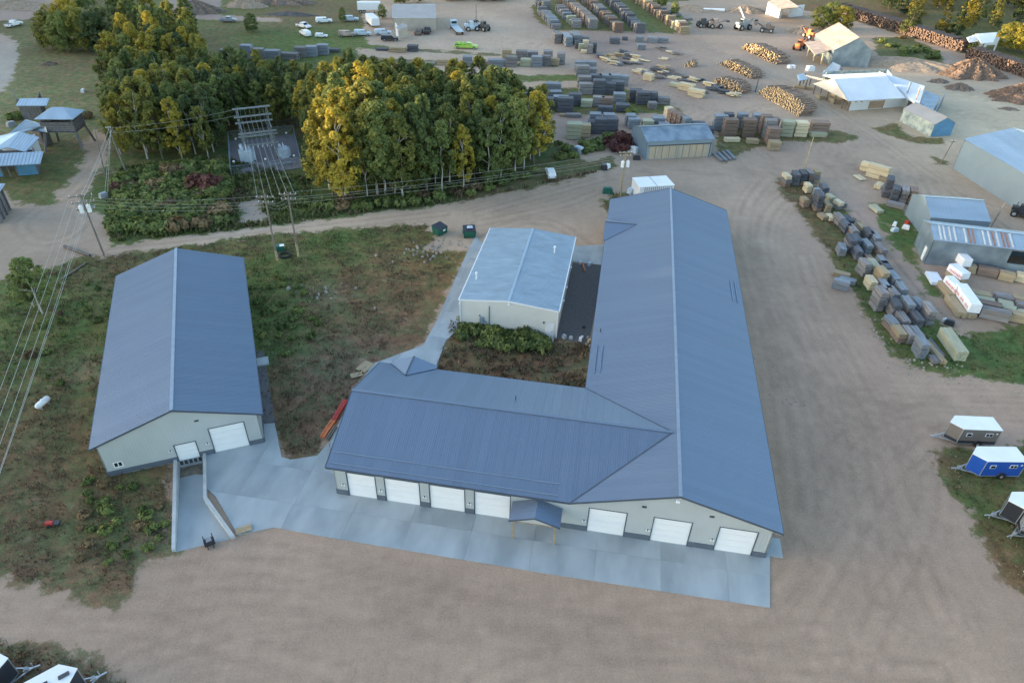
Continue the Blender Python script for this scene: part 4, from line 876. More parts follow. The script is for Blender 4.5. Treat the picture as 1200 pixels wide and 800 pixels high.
# white wrapped lumber and long packs at the right edge
def wrapped(p0, p1, w_, h, label, z=0, red=True):
    a, b = G(*p0), G(*p1); d = b-a; L = d.length; t = thing('wrapped_lumber', label, 'wrapped lumber', (a.x,a.y,z), math.atan2(d.y,d.x), 'white wrapped lumber packs')
    m = MB(); m.box((L/2,0,h/2+.1),(L,w_,h), top=(.985,.95)); 
    m.build('wrap', WRAP, t)
    m = MB(); 
    for k in range(4): m.box((L*(k+.5)/4,0,.05),(.12,w_,.1))
    m.build('bearer', BOARD, t)
    if red:
        for k in range(3): 
            for j in range(4): MB().box((L*(.2+.28*k)+j*.28,-w_/2-.004,h*.45),(.14,.012,.3+.1*(j%2))).build('printed_mark', REDPR, t)
    return t
wrapped((1111,322),(1127,334),1.5,1.1,'white wrapped pack, upper one, lying beside the long tin shed wall',.9); wrapped((1118,311),(1128,321),1.4,1.3,'white wrapped pack nearest the shed wall, topmost of the group',1.2,False)
wrapped((1107,336),(1120,350),1.3,1.0,'white wrapped pack with red print in the middle of the group',.9); wrapped((1120,346),(1138,372),1.6,1.4,'largest white wrapped pack, with a loose flap, nearest the lawn',.7)
wrapped((1090,322),(1098,335),1.8,.5,'crumpled white sheeting, leftmost of the wrapped group',0,False)
timber((1111,322),(1127,334),1.4,.85,'tan','tan pack under the upper white wrapped pack by the shed wall',2); timber((1118,311),(1128,321),1.3,1.15,'brown','brown pack under the white wrapped pack nearest the shed wall',2)
timber((1102,335),(1116,352),1.3,.9,'tan','tan pack under the red-printed white wrapped pack',2); timber((1110,352),(1126,373),1.3,.9,'tan','tan pack left of the largest white wrapped pack',2); timber((1118,348),(1137,374),1.6,.6,'tan','tan pack underneath the largest white wrapped pack',2)
for i, (a, b, k, h) in enumerate([((1129,318),(1141,320),'tan',1.2),((1143,320),(1167,325),'brown',1.3),((1168,326),(1186,330),'tan',1.3),((1188,328),(1215,334),'pale',1.3),
   ((1137,347),(1158,351),'tan',.9),((1139,353),(1164,358),'green',.8),((1142,360),(1170,366),'brown',1.2),((1163,350),(1184,354),'grey',.9),((1167,357),(1185,361),'green',.7),((1184,352),(1212,359),'tan',.9),((1188,360),(1215,366),'grey',.9),((1171,364),(1188,368),'green',.9),((1146,370),(1180,377),'grey',1.5),((1181,374),(1215,381),'tan',1.3),((1190,369),(1215,373),'green',.7)]):
    timber(a, b, 1.3, h, k, f'{NAMEC[k]} long pack, {nth(i)} down, right of the white wrapped lumber', 2, 'lumber_pack')

def row(pts, kind, ns, dims, desc, group, across=True, detail=False):
    for i, (u, v, *rest) in enumerate(pts):
        k = rest[0] if rest else random.choice(kind); n = rest[1] if len(rest) > 1 else random.choice(ns); dm = rest[2] if len(rest) > 2 else dims
        p = G(u, v-1); q = G(pts[min(i+1,len(pts)-1)][0] if i+1 < len(pts) else u+10, pts[i+1][1] if i+1 < len(pts) else v)
        stack(p.x, p.y, rest[3] if len(rest) > 3 else random.uniform(-.06,.06), k, n, dm, f'{NAMEC[k]} stack, {nth(i)} from the left {desc}', group, detail)
D = (3.6,2.4,1.0)
row([(267,71,'grey',3),(280,70,'dark',1),(291,70,'blue',4),(304,70,'grey',3),(321,72,'blue',3,(4.6,2.6,1.0)),(339,71,'grey',2,(6.2,2.4,1.0)),(353,68,'grey',3),(366,67,'blue',3),(379,65,'blue',3),(392,62,'dark',1)], ['grey'], [3], D, 'in the row behind the aspen wood', 'stacks in the row behind the wood')
row([(448,60,'dark',1,(4,2,.6)),(466,62,'tan',2,(5.5,2,.7)),(484,61,'dark',2,(3.6,2.4,.9))], ['dark'], [1], D, 'along the track south of the tan building', 'stacks along the upper track')
row([(503,77,'grey',1,(4,2,.6)),(520,77,'tan',2,(4.4,2.2,.8)),(535,78,'grey',1,(4,2,.8)),(548,79,'blue',3,(3.0,2.4,1)),(559,78,'brown',1,(3.4,2,1.3)),(569,78,'brown',1,(3.4,2,1.3)),(582,78,'blue',2,(5.4,2.4,.9)),(594,71,'tan',3,(3,2.4,1)),(599,79,'grey',3),(611,72,'grey',3),(616,78,'green',2),(629,79,'blue',3),(624,69,'grey',2),(640,78,'grey',3,(3,2.4,1)),(642,71,'grey',3,(3,2.4,.9)),(650,77,'tan',2,(3,2.4,1)),(657,76,'grey',3,(2.6,2.4,1.1))], ['grey'], [3], D, 'between the two pale tracks', 'stacks between the two pale tracks')
DR = ang((651,40),(662,54))
row([(652,50,'grey',3,(6,2.6,1),DR),(664,53,'blue',3,(7,2.6,1),DR),(674,51,'blue',3,(7,2.6,1),DR),(684,51,'grey',2,(3.6,2.4,1),.1)], ['dark'], [3], D, 'in the block at the track bend', 'blue-topped stacks at the track bend')
row([(676,58,'dark',2,(1.4,1.4,1.2)),(681,60,'green',2,(1.8,1.8,1)),(686,57,'pale',2,(2,1.8,1.2)),(684,63,'pale',1,(2,1.8,.8)),(691,64,'grey',3,(2,1.8,.9)),(696,63,'dark',3,(1.5,1.5,1))], ['dark'], [2], D, 'in the small piles below the track bend', 'small mixed piles')
row([(720,52,'dark',2,(3.6,2.4,.9)),(732,48,'dark',1,(2,2,1)),(749,50,'blue',2,(3,2.2,.9)),(764,51,'blue',2,(3.6,2.2,.9)),(777,51,'blue',2,(3.6,2.2,.8)),(751,59,'blue',2,(3,2.2,.8))], ['dark'], [2], D, 'of those standing apart under the long rows', 'separate dark stacks')
row([(680,84,'blue',3,(3.8,2.2,.9)),(692,84,'blue',3,(3.4,2.2,.9)),(682,90,'grey',3,(4.2,2.4,1)),(693,89,'grey',2,(2.8,2.4,1))], ['grey'], [2], D, 'at the track corner', 'stacks at the track corner')
row([(684,103,'grey',3,(4,2.4,1)),(697,101,'dark',3),(708,101,'blue',3),(719,101,'blue',3),(729,101,'blue',3,(3.4,2.4,.9)),(686,111,'grey',3,(4,2.4,.95)),(701,111,'dark',4,(3.6,2.4,.95)),(713,111,'dark',3),(723,109,'dark',3),(648,106,'blue',2,(4.6,2.4,.9)),(649,113,'blue',2,(4.6,2.4,.6)),(631,111,'dark',1,(4.4,1.6,.8)),(614,113,'blue',1,(2.6,1.8,.8))], ['dark'], [3], D, 'in the block above the bare patch', 'dark block stacks')
row([(639,129,'dark',3,(4.4,2.4,1)),(657,126,'blue',3,(4.4,2.4,.9)),(662,132,'dark',4,(4.2,2.4,.9)),(673,124,'dark',3,(3.6,2.2,1)),(687,126,'green',2,(3.2,2.2,.9)),(701,125,'grey',3,(3.2,2.2,.8)),(711,126,'brown',3,(3,2.2,.8)),(725,121,'blue',3,(3.4,2.4,.8)),(729,131,'dark',2,(3.8,2.4,.9)),(709,133,'dark',2,(4,2,.8)),(639,134,'green',1,(3.6,2,.5)),(672,138,'grey',1,(4,1.6,.8)),(662,137,'tan',1,(3,1.4,.5)),(752,123,'dark',4,(3.6,2.4,.8)),(744,119,'dark',3),(765,121,'dark',3,(2,2.2,.9)),(777,123,'grey',2,(3.4,2.2,.9)),(764,128,'grey',2,(2.4,2.2,.8)),(612,122,'blue',3,(1.8,2,.8)),(617,142,'blue',4,(3,3,1.1))], ['dark'], [3], D, 'in the uneven row along the bare patch', 'stacks along the bare red patch')
row([(674,150,'green',1,(4,2,.8)),(686,149,'blue',1,(4,2,.9)),(697,145,'blue',3,(3,2.4,.8)),(713,146,'blue',3,(3,2.4,.8)),(672,163,'green',4,(3.6,2.6,.9)),(684,161,'tan',3,(3,2.4,1)),(693,157,'dark',3,(2.2,2.4,1)),(703,157,'dark',4,(3,2.4,.9)),(716,157,'dark',4,(3,2.4,.9)),(738,148,'blue',3,(2.6,2.4,.9)),(742,151,'blue',3,(3,2.4,.8)),(758,153,'green',3,(2.8,2.4,.8)),(770,151,'blue',3,(3.4,2.6,.9)),(777,156,'blue',3,(2.8,2.4,.7))], ['dark'], [3], D, 'around the back of the tin shed', 'stacks behind the tin shed')
DB_ = ang((783,140),(800,152))
row([(782,144,'pale',4,(2.2,2,.9),DB_),(786,147,'brown',4,(2.2,2,.9),DB_),(791,150,'brown',4,(2.2,2,.9),DB_),(796,153,'brown',4,(2.2,2,.9),DB_),(802,156,'blue',4,(2.2,2,.9),DB_)], ['brown'], [4], D, 'in the diagonal row behind the tin shed', 'diagonal brown row')
row([(817,156,'dark',3,(3.4,2.4,.8)),(828,157,'dark',2,(3,2.4,.7)),(842,153,'blue',4,(3.4,2.2,.9)),(851,151,'dark',4,(2.6,2.2,.9)),(853,161,'brown',5,(3.4,2.4,.85)),(867,151,'blue',4,(2.6,2.2,.9)),(875,161,'brown',5,(3.2,2.4,.85)),(885,152,'blue',4,(2.6,2.2,.9)),(894,158,'brown',5,(2.6,2.2,.9)),(899,163,'grey',5,(2.8,2.2,.9)),(906,176,'tan',2,(2.8,2.2,1)),(903,170,'brown',4,(3,2.4,1)),(904,152,'brown',3,(3,2.2,.9)),(920,160,'green',4,(2.9,2.6,.9)),(936,160,'pale',4,(3.2,2.6,.85)),(958,158,'brown',4,(4.4,2.6,.75)),(958,161,'green',1,(4.2,1.6,1.0))], ['grey'], [4], D, 'among the tall ones beside the tin shed', 'tall stacks right of the tin shed')
row([(857,167,'pale',1,(4.0,1.4,.9)),(881,169,'tan',1,(3,1.6,1.1))], ['tan'], [1], D, 'low in front of the tall stacks', 'low pale packs')
for i in range(4): timber((836+i*5,181-i*1.2),(846+i*5,190-i*.8),.7,.3,'blue' if i%2 else 'grey',f'flat blue-grey boards, {nth(i)} of four lying right of the tin shed')
# far long rows, ends of the packs toward the camera
def longrow(p0, p1, step, kinds, n, dims, desc, group):
    a, b = G(*p0), G(*p1); L = (b-a).length; k = max(2, int(L/step)); th = math.atan2(b.y-a.y, b.x-a.x)
    for i in range(k+1):
        f = i/k; p = a.lerp(b, f); kd = random.choice(kinds)
        stack(p.x+random.uniform(-.3,.3), p.y, th+PI/2, kd, random.choice([n,n,n-1]), dims, f'{NAMEC[kd]} stack, {nth(i)} from the far end of {desc}', group, False)
DL = (3.6,1.8,.82)
longrow((634,16),(652,34),2.3,['blue','grey'],3,DL,'the leftmost long lumber row','stacks of the leftmost long row')
longrow((655,14),(676,33),2.3,['blue','grey','grey','green'],3,DL,'the second long lumber row','stacks of the second long row')
longrow((660,3),(695,34),2.3,['grey','grey','brown'],4,DL,'the third long lumber row','stacks of the third long row')
longrow((678,-4),(724,38),2.4,['grey','dark','brown'],4,DL,'the fourth long lumber row','stacks of the fourth long row')
longrow((704,-6),(749,39),2.4,['dark','grey','dark'],4,DL,'the fifth long lumber row','stacks of the fifth long row')
longrow((738,-4),(771,20),2.4,['brown','brown','tan'],4,DL,'the sixth long reddish row','stacks of the sixth long row')
longrow((774,22),(802,40),2.4,['brown','tan','pale'],4,DL,'the tan long row','stacks of the tan long row')
longrow((765,8),(805,24),3.2,['dark','grey'],1,DL,'the low grey row','stacks of the low grey row')
longrow((632,8),(640,12),3.5,['brown','grey'],4,DL,'the reddish back pair','reddish stacks at the back')
# scattered slab wood
random.seed(21)
SL = [(704,68),(708,71),(715,67),(721,70),(727,66),(735,69),(741,72),(748,75),(755,72),(718,75),(725,77),(733,75),(738,66),(744,68),(752,84),(757,87),(765,89),(770,84),(776,86),(782,89),(774,92),(790,92),(786,84),(796,88),(803,92),(770,80),(778,81),(748,86),(802,96),(812,95),(820,94),(830,101),(835,106),(842,103),(822,108),(815,113),(850,110),(858,113),(775,58),(785,62),(793,64),(778,70),(735,63),(729,63)]
for i, (u, v) in enumerate(SL):
    p = G(u, v); kd = random.choice(['pale','dark','dark','grey','pale','tan']); m = MB()
    for j in range(random.randint(3,6)):
        a_ = random.uniform(-.5,.1); m.box((random.uniform(-.8,.8),random.uniform(-.7,.7),.12+.16*j),(random.uniform(1.8,3.2),random.uniform(.5,1.1),.14),rz=a_)
    o = m.build('slab_wood_pile', LUM[kd]); o.location = p; o.rotation_euler = (0,0,-.4)
    tag(o, 'loose slab boards scattered on the dark bark ground below the long lumber rows', 'slab wood', 'scattered slab wood')
for i, (u, v, k, L) in enumerate([(760,94,'pale',2.6),(794,102,'green',4.6),(804,106,'pale',4.2),(815,113,'pale',4.2)]):
    p = G(u, v); stack(p.x, p.y, -.55, k, 2 if k == 'pale' else 1, (L,1.8,.8), ['pale cube-like stack on the bark ground','greenish long pack, upper of three in a line by the track','pale long pack, middle of three in a line by the track','pale long pack, lowest of three in a line by the track'][i], 'fresh packs by the track')
# ------------------------------------------------------------------ log piles
def logpile(name, label, p0, p1, hh, depth, rad=.17, ends=LOGY, cat='log pile', jit=.25, stuffn='log', bark=BARK, thin=1.0, peak=.35, lean=.75):
    a, b = G(*p0), G(*p1); d = b-a; L = d.length; t = thing(name, label, cat, tuple(a), math.atan2(d.y,d.x)); m = MB(); n = 6
    rows = int(hh/(rad*1.8)); 
    for r_ in range(rows):
        x = rad*(r_%2); z = rad+r_*rad*1.75
        while x < L:
            lim = hh*(peak+(1-peak)*math.sin(PI*min(1,max(0,x/L)))**.5)*random.uniform(.82,1.1)
            if z < lim and random.random() < thin:
                rr = rad*random.uniform(.7,1.15); y0 = random.uniform(-jit,jit)+z*lean; xx = x+random.uniform(-.04,.04)
                m.tube((xx,y0,z),(xx+random.uniform(-.3,.3),y0+depth*random.uniform(.9,1.05),z+random.uniform(-.1,.1)), rr, rr*.85, n=n, mi=0, caps=False)
                k = len(m.v); c0 = k-2*n; m.f.append(tuple(range(c0+n-1,c0-1,-1))); m.m.append(1); m.f.append(tuple(range(c0+n,c0+2*n))); m.m.append(1)
            x += rad*2.05
    o = m.build(stuffn, [bark, ends], t); o['kind'] = 'stuff'; return t
logpile('log_pile', 'orange sunlit log pile nearest the rusty-roofed shed', (870,57), (910,76), 2.4, 3.8, ends=LOGY, jit=1)
logpile('log_pile', 'long yellow log pile in the middle of the log yard', (843,75), (880,93), 2.0, 3.4, jit=.8)
logpile('log_pile', 'shorter log pile with orange ends below the middle one', (836,97), (864,111), 2.2, 3.4, jit=.8)
logpile('log_pile', 'longest log pile with bright cut ends, nearest the sawmill', (888,110), (935,137), 3.3, 4.0, jit=.3)
logpile('log_pile', 'small heap of a few orange logs alone in the yard', (802,78), (812,80), 1.6, 2.6, jit=.8)
logpile('log_deck', 'long red-brown wall of pulpwood, upper length behind the green bank', (975,14), (1125,62), 3.8, 4.5, rad=.27, lean=.1, ends=REDLOG, bark=REDLOG, jit=.5, cat='log deck', peak=.8)
logpile('log_deck', 'long red-brown wall of pulpwood, lower length cut by the right edge', (1130,68), (1240,105), 3.8, 4.5, rad=.27, lean=.1, ends=REDLOG, bark=REDLOG, jit=.5, cat='log deck', peak=.8)
# ------------------------------------------------------------------ heaps
def heap(name, label, c, rx, ry, h, mat, rz=0, cat='heap', seed=1, rough=.3):
    rs = np.random.default_rng(seed); p = G(*c); m = MB(); nr, na_ = 22, 72; ph = rs.uniform(0, 6.28, 8); fr_ = rs.integers(2, 14, 8); am = rs.uniform(.02,.10,8)
    vs = []
    for i in range(nr+1):
        f = i/nr
        for j in range(na_):
            a = 2*PI*j/na_; k = 1+sum(am[q]*math.sin(fr_[q]*a+ph[q]) for q in range(8)); r_ = 1-f
            z = h*(1-r_**1.25)*(1 if f < .999 else 1)+(rs.normal()*rough*h*.16 if 0 < f < 1 else 0)
            vs.append((rx*r_*k*math.cos(a), ry*r_*k*math.sin(a), max(-.05, z) if i else -.1))
    fs = [(i*na_+j, i*na_+(j+1)%na_, (i+1)*na_+(j+1)%na_, (i+1)*na_+j) for i in range(nr) for j in range(na_)]
    m.add(vs, fs); o = m.build(name, mat); o.location = p; o.rotation_euler = (0,0,rz); tag(o, label, cat); return o
heap('bark_heap', 'large bark chip heap with an orange lit crest beyond the sawmill', (1138,88), 9.5, 6, 4.6, BARKP, .1, seed=3)
heap('dirt_heap', 'small dark dirt heap below the large bark heap, right one', (1124,104), 4, 2.4, 1.5, DIRTP, seed=4); heap('dirt_heap', 'low dark dirt heap below the large bark heap, left one', (1100,96), 3.2, 1.8, .9, DIRTP, seed=5)
heap('bark_heap', 'bark chip heap at the right edge above the large warehouse', (1197,116), 9, 5, 4.0, BARKP, seed=6); heap('dirt_heap', 'small dark dirt spill below the bark heap at the right edge', (1182,128), 2.5,1.4,.5, DIRTP, seed=7)
heap('dirt_bank', 'long earth bank with green weeds right of the rusty-roofed shed', (1062,78), 22, 6, 2.6, SANDP, -.28, 'earth bank', 8, .15)
heap('dirt_heap', 'sandy heap with a sunlit top near the white shed', (873,14), 7, 3.5, 2.2, SANDP, seed=9); heap('dirt_heap', 'tan heap just left of the rusty-roofed shed', (940,38), 6, 4, 2.0, SANDP, seed=10)
heap('rubble_heap', 'grey rubble heap at the top left behind the trees', (231,14), 9, 5, 3.6, DIRTP, seed=11); heap('sand_heap', 'pale brown heap right of the grey rubble heap', (288,8), 7, 4, 3, SANDP, seed=12); heap('rubble_heap', 'wide dark scrap heap at the top edge', (325,4), 14, 4, 3, DIRTP, seed=13)
heap('dirt_heap', 'low dark heap on the brown grass in front of the scrap heap', (340,18), 9, 2, 1.2, GRAV, seed=14); heap('dirt_heap', 'small reddish dirt mound under the top-left trees', (58,76), 2, 1.4, .8, BARKP, seed=15)
heap('sand_heap', 'long reddish sand bank at the top left corner', (25,10), 16, 4, 2.5, SANDP, seed=16)
heap('dirt_bank', 'low grey earth bank at the top of the yard', (810,12), 14, 4, 1.8, SANDP, -.1, 'earth bank', 17, .15)
# ------------------------------------------------------------------ trees
def leafy(centres, crad, nleaf, size, rng, H, axis_z=None, squash=1.):
    """numpy cloud of leaf-sized quads around the clump centres"""
    C = np.asarray(centres); k = rng.integers(0, len(C), nleaf); d = rng.normal(size=(nleaf,3)); d /= np.linalg.norm(d,axis=1)[:,None]
    r = crad[k]*(.45+.6*rng.random(nleaf)**.5); P = C[k]+d*r[:,None]*np.array([1,1,squash])
    ax = np.stack([np.zeros(nleaf), np.zeros(nleaf), P[:,2]*.85], 1); nn = P-ax; nn /= np.linalg.norm(nn,axis=1)[:,None]+1e-6
    nn = nn*.7+d*.5+rng.normal(size=(nleaf,3))*.5+np.array([0,0,.25]); nn /= np.linalg.norm(nn,axis=1)[:,None]
    t = np.cross(nn, rng.normal(size=(nleaf,3))); t /= np.linalg.norm(t,axis=1)[:,None]+1e-6; b = np.cross(nn, t)
    s = size*(.6+.8*rng.random(nleaf))[:,None]
    V = np.stack([P-t*s-b*s*.6, P+t*s-b*s*.6, P+t*s*.8+b*s*.6, P-t*s*.8+b*s*.6], 1).reshape(-1,3)
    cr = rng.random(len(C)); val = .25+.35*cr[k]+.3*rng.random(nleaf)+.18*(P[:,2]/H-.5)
    return V, val
def quads_mesh(name, V, val, mat):
    n = len(V)//4; me = bpy.data.meshes.new(name); me.vertices.add(len(V)); me.vertices.foreach_set('co', V.astype(np.float32).ravel())
    me.loops.add(n*4); me.loops.foreach_set('vertex_index', np.arange(n*4, dtype=np.int32)); me.polygons.add(n); me.polygons.foreach_set('loop_start', np.arange(0,n*4,4,dtype=np.int32))
    me.update(calc_edges=True); a = me.attributes.new('leaf','FLOAT','FACE'); a.data.foreach_set('value', np.clip(val,0,1).astype(np.float32)); me.materials.append(mat); return me
def proto(kind, seed):
    rng = np.random.default_rng(seed); H = 13.; tr = MB(); cs = []; cr = []
    if kind == 'aspen':
        z0, rad, n = rng.uniform(.9,3.0), rng.uniform(1.9,2.6), 105
        for i in range(n):
            f = rng.random()**.8; z = z0+(H-.6-z0)*f; pr = rad*math.sin(PI*min(.985,.18+.80*f))**.75+.12; a = rng.uniform(0,2*PI); r = pr*math.sqrt(rng.uniform(.15,1)); cs.append((r*math.cos(a), r*math.sin(a), z)); cr.append(rng.uniform(.28,.62)*(1-.25*f))
        nl, sz, sq = 6500, .118, 1.15
    elif kind == 'broad':
        rad, n = 3.6, 120
        for i in range(n):
            a = rng.uniform(0,2*PI); f = rng.random(); z = 1.5+(H-3)*f; pr = rad*math.sin(PI*(.22+.72*f))**.6; r = pr*math.sqrt(rng.uniform(.2,1)); cs.append((r*math.cos(a), r*math.sin(a), z)); cr.append(rng.uniform(.45,1.0))
        nl, sz, sq = 8000, .15, 1.1
    elif kind == 'conifer':
        n = 70
        for i in range(n):
            f = rng.random()**1.1; z = 1.0+(H-1.2)*f; pr = 2.4*(1-f)**.9+.1; a = rng.uniform(0,2*PI); r = pr*rng.uniform(.4,1); cs.append((r*math.cos(a), r*math.sin(a), z)); cr.append(.25+.55*(1-f))
        nl, sz, sq = 2400, .17, .6
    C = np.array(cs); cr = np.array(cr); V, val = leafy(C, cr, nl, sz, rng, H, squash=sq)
    # trunk with slight bend and limbs
    pts = [Vector((0,0,-.1))]; 
    for k in range(1,7): pts.append(Vector((rng.normal()*.12*k**.5, rng.normal()*.12*k**.5, H*.93*k/6)))
    r = .13
    for k in range(6): tr.tube(pts[k], pts[k+1], r*(1-k/7), r*(1-(k+1)/7), n=7, caps=False)
    for q in rng.choice(len(C), 12, replace=False):
        c = Vector(C[q]); z = max(1.5, c.z-1.2-rng.random()); i = min(5, int(z/(H*.93)*6)); f = z/(H*.93)*6-i; b_ = pts[i].lerp(pts[i+1], min(1,f)); tr.tube(b_, c, .055, .015, n=4, caps=False)
    return quads_mesh(kind+'_crown', V, val, LEAFG), tr.mesh(kind+'_trunk', ASPB, True)
PR = {k: [proto(k, s+i*11) for i in range(c)] for k, s, c in (('aspen',100,7),('broad',300,3),('conifer',500,3))}
def tree(name, label, x, y, H, kind, leaf, bark=None, group=None, wid=1., lean=0):
    cm, tm = random.choice(PR[kind]); t = thing(name, label, 'tree', (x,y,0), random.uniform(0,6.28), group)
    k = H/13.; sx = k*wid*random.uniform(.88,1.12); t.scale = (sx, sx*random.uniform(.92,1.08), k)
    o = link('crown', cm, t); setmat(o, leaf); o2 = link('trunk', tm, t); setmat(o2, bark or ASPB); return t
def scatter(poly, n, mind, seed, avoid=()):
    rs = random.Random(seed); P = P2(poly); lo = P.min(0); hi = P.max(0); out = []; tries = 0
    while len(out) < n and tries < n*60:
        tries += 1; x = rs.uniform(lo[0],hi[0]); y = rs.uniform(lo[1],hi[1])
        if sdf(np.array([x]),np.array([y]),P)[0] < 0: continue
        if any(sdf(np.array([x]),np.array([y]),q)[0] > -1.2 for q in avoid): continue
        if all((x-a)**2+(y-b)**2 > mind*mind for a, b in out): out.append((x,y))
    return out
random.seed(5)
SUBP = P2([(262,158),(347,151),(360,202),(268,214)])
WOODS = [  # polygon, number, spacing, height range, leaf weights (yellow, half, green, dark), label, group
 ([(390,238),(450,241),(470,215),(440,175),(410,160),(388,165),(380,200)], 38, 2.5, (14,19.5), (7,5,3,0), 'bright clump by the road', 'yellowing aspens of the front clump'),
 ([(450,238),(560,222),(636,196),(632,178),(560,165),(470,172)], 66, 2.6, (12.5,17), (1.5,4,7,1.5), 'road side of the wood', 'green aspens on the road side of the wood'),
 ([(372,165),(405,156),(470,170),(560,163),(610,170),(600,150),(540,136),(470,130),(400,128),(362,140)], 74, 3.1, (11,15), (3,6,6,3), 'middle of the wood', 'aspens deep in the wood'),
 ([(352,198),(388,215),(392,165),(362,150),(352,152)], 12, 2.2, (8,12), (1,3,6,3), 'right of the substation', 'x'),
 ([(258,158),(300,150),(360,152),(362,128),(300,118),(240,122)], 50, 2.9, (10.5,13.2), (1,3,7,5), 'behind the substation', 'aspens behind the substation'),
 ([(138,182),(175,190),(225,190),(262,184),(258,150),(215,128),(170,124),(142,145)], 56, 2.9, (10.5,14.5), (2,6,7,3), 'left of the substation', 'aspens left of the substation'),
 ([(140,138),(200,122),(252,120),(235,88),(190,82),(140,90)], 44, 3.4, (11,15.5), (8,6,3,1), 'meadow edge', 'yellow aspens at the meadow edge'),
 ([(150,88),(225,86),(235,60),(150,40)], 26, 4.0, (11,15), (4,5,5,2), 'back of the meadow wood', 'aspens at the back of the meadow wood'),
]
TN = 0
for poly, n, md, hr, wts, lab, grp in WOODS:
    for x, y in scatter(poly, n, md, n, (SUBP,)):
        lf = random.choices([LEAFY, LEAFM, LEAFG, LEAFD], wts)[0]; bk = BIRCHB if random.random() < .45 else ASPB
        hh_ = random.uniform(*hr); cn_ = {LEAFY:'yellow', LEAFM:'half-turned yellow-green', LEAFG:'green', LEAFD:'dark green'}[lf]+(' pale-stemmed' if bk is BIRCHB else ' grey-stemmed')+(' tall' if hh_ > (hr[0]+hr[1])/2 else ' short'); cy_ = P2(poly)[:,1]; rk_ = 'front' if y < cy_.min()+.4*(cy_.max()-cy_.min()) else 'rear'
        lab_ = f'{cn_} aspen, {rk_} rank, {lab}'
        tree('aspen_tree', lab_, x, y, hh_, 'aspen', lf, bk, lab_, random.uniform(.95,1.35)); TN += 1
for i, (u, v, h, lf, lb) in enumerate([(62,58,11,LEAFM,'bushy green tree, leftmost of the clump on the far meadow'),(80,62,12,LEAFG,'dense green tree, second from the left of the far meadow clump'),(100,60,13,LEAFM,'broad tree with golden crown in the far meadow clump'),(118,62,12,LEAFD,'dark green tree with pale dead stems in the far meadow clump'),(135,58,13,LEAFD,'dark broad tree right in the far meadow clump'),(88,48,14,LEAFY,'tallest golden tree at the back of the far meadow clump'),(112,44,13,LEAFG,'green tree at the back of the far meadow clump'),(70,48,11,LEAFY,'yellow tree at the back left of the far meadow clump'),(148,42,13,LEAFM,'half-turned tree linking the meadow clump and the wood'),(165,32,12,LEAFG,'green tree at the very back of the wood')]):
    p = G(u, v); tree('broad_tree', lb, p.x, p.y, h, 'broad', lf, ASPB, None, 1.15)
p = G(50,367); tree('young_aspen', 'lone young light green aspen in the weeds left of the storage building', p.x, p.y, 9.0, 'aspen', LEAFP, BIRCHB, None, 1.35)
p = G(40,360); tree('young_aspen', 'smaller light green sapling pressed against the lone young aspen', p.x, p.y, 5.6, 'aspen', LEAFP, BIRCHB, None, 1.5)
for i, (u, v, h, lf, w_, lb) in enumerate([(296,38,6,LEAFG,1.5,'round green bush on the far grass, largest there'),(402,26,5,LEAFP,1.0,'small light green tree near the junk vehicles'),(448,22,5,LEAFG,1.2,'small tree beside the white trailer by the tan building'),(470,5,8,LEAFM,1.3,'half-turned tree behind the tan building'),(490,3,8,LEAFG,1.3,'green tree at the top edge behind the tan building'),
   (775,8,6,LEAFG,1.2,'green bush by the low grey bank'),(790,18,5,LEAFG,1.3,'green bush on the bank by the tan lumber row'),(960,34,8,LEAFM,1.8,'large rounded bushy tree behind the rusty-roofed shed'),(985,34,8,LEAFY,1.6,'golden bushy tree behind the rusty-roofed shed'),(972,28,8,LEAFG,1.5,'green bushy tree between the golden ones behind the shed'),
   (1178,58,9,LEAFY,1.5,'orange-yellow tree beside the white hopper building'),(1195,62,10,LEAFY,1.5,'orange-yellow tree at the right edge below the conifers'),(1210,66,9,LEAFY,1.5,'yellow tree just beyond the right edge'),
   (560,0,7,LEAFG,1.2,'tree by the parked semi-trailers'),(1137,62,4,LEAFG,1.4,'green bush by the pulpwood wall'),(1085,270,2.6,LEAFP,1.0,'small light green bush by the tin shed corner')]):
    p = G(u, v); tree('bushy_tree', lb, p.x, p.y, h, 'broad', lf, ASPB, None, w_)
cn = scatter([(1045,24),(1062,42),(1130,52),(1150,38),(1180,30),(1240,40),(1240,10),(1100,-22),(1020,-12)], 58, 3.6, 77)
for x, y in cn:
    right = x > 165; lf = random.choices([CONIY, CONIF], [(1,6),(5,3)][0 if right else 1])[0]
    tree('conifer_tree', ('dark green conifer' if lf is CONIF else 'golden-lit conifer')+f' behind the pulpwood wall, {"front" if y < 268 else "rear"} rank, {"left" if x < 175 else "right"} part', x, y, random.uniform(10,15), 'conifer', lf, ASPB, 'conifers behind the pulpwood wall', 1.15)
# unseen tree belt added west of the site to keep low sun off the ground
random.seed(11)
def shade_belt():
    rng = np.random.default_rng(3); Vs = []; vals = []
    y = -160.
    while y < 420:
        for row_ in range(3):
            x = -232-row_*9+rng.normal()*1.5; Ht = BELT(y)*(.93+.14*rng.random())
            n = 34; f = rng.random(n)**.8; z = 1.5+(Ht-2.2)*f; a = rng.random(n)*2*PI; r = 2.9*np.sin(PI*np.clip(.12+.85*f,0,1))**.5*np.sqrt(rng.random(n))
            C = np.stack([r*np.cos(a), r*np.sin(a), z], 1); V, val = leafy(C, np.full(n,1.5), 620, .62, rng, Ht); V += np.array([x,y+rng.normal(),0]); Vs.append(V); vals.append(val)
        y += 4.2
    o = link('shade_trees', quads_mesh('shade_trees', np.concatenate(Vs), np.concatenate(vals), LEAFD)); o['kind'] = 'stuff'; o['label'] = 'unseen dark green tree belt added west of the yard to shade it'
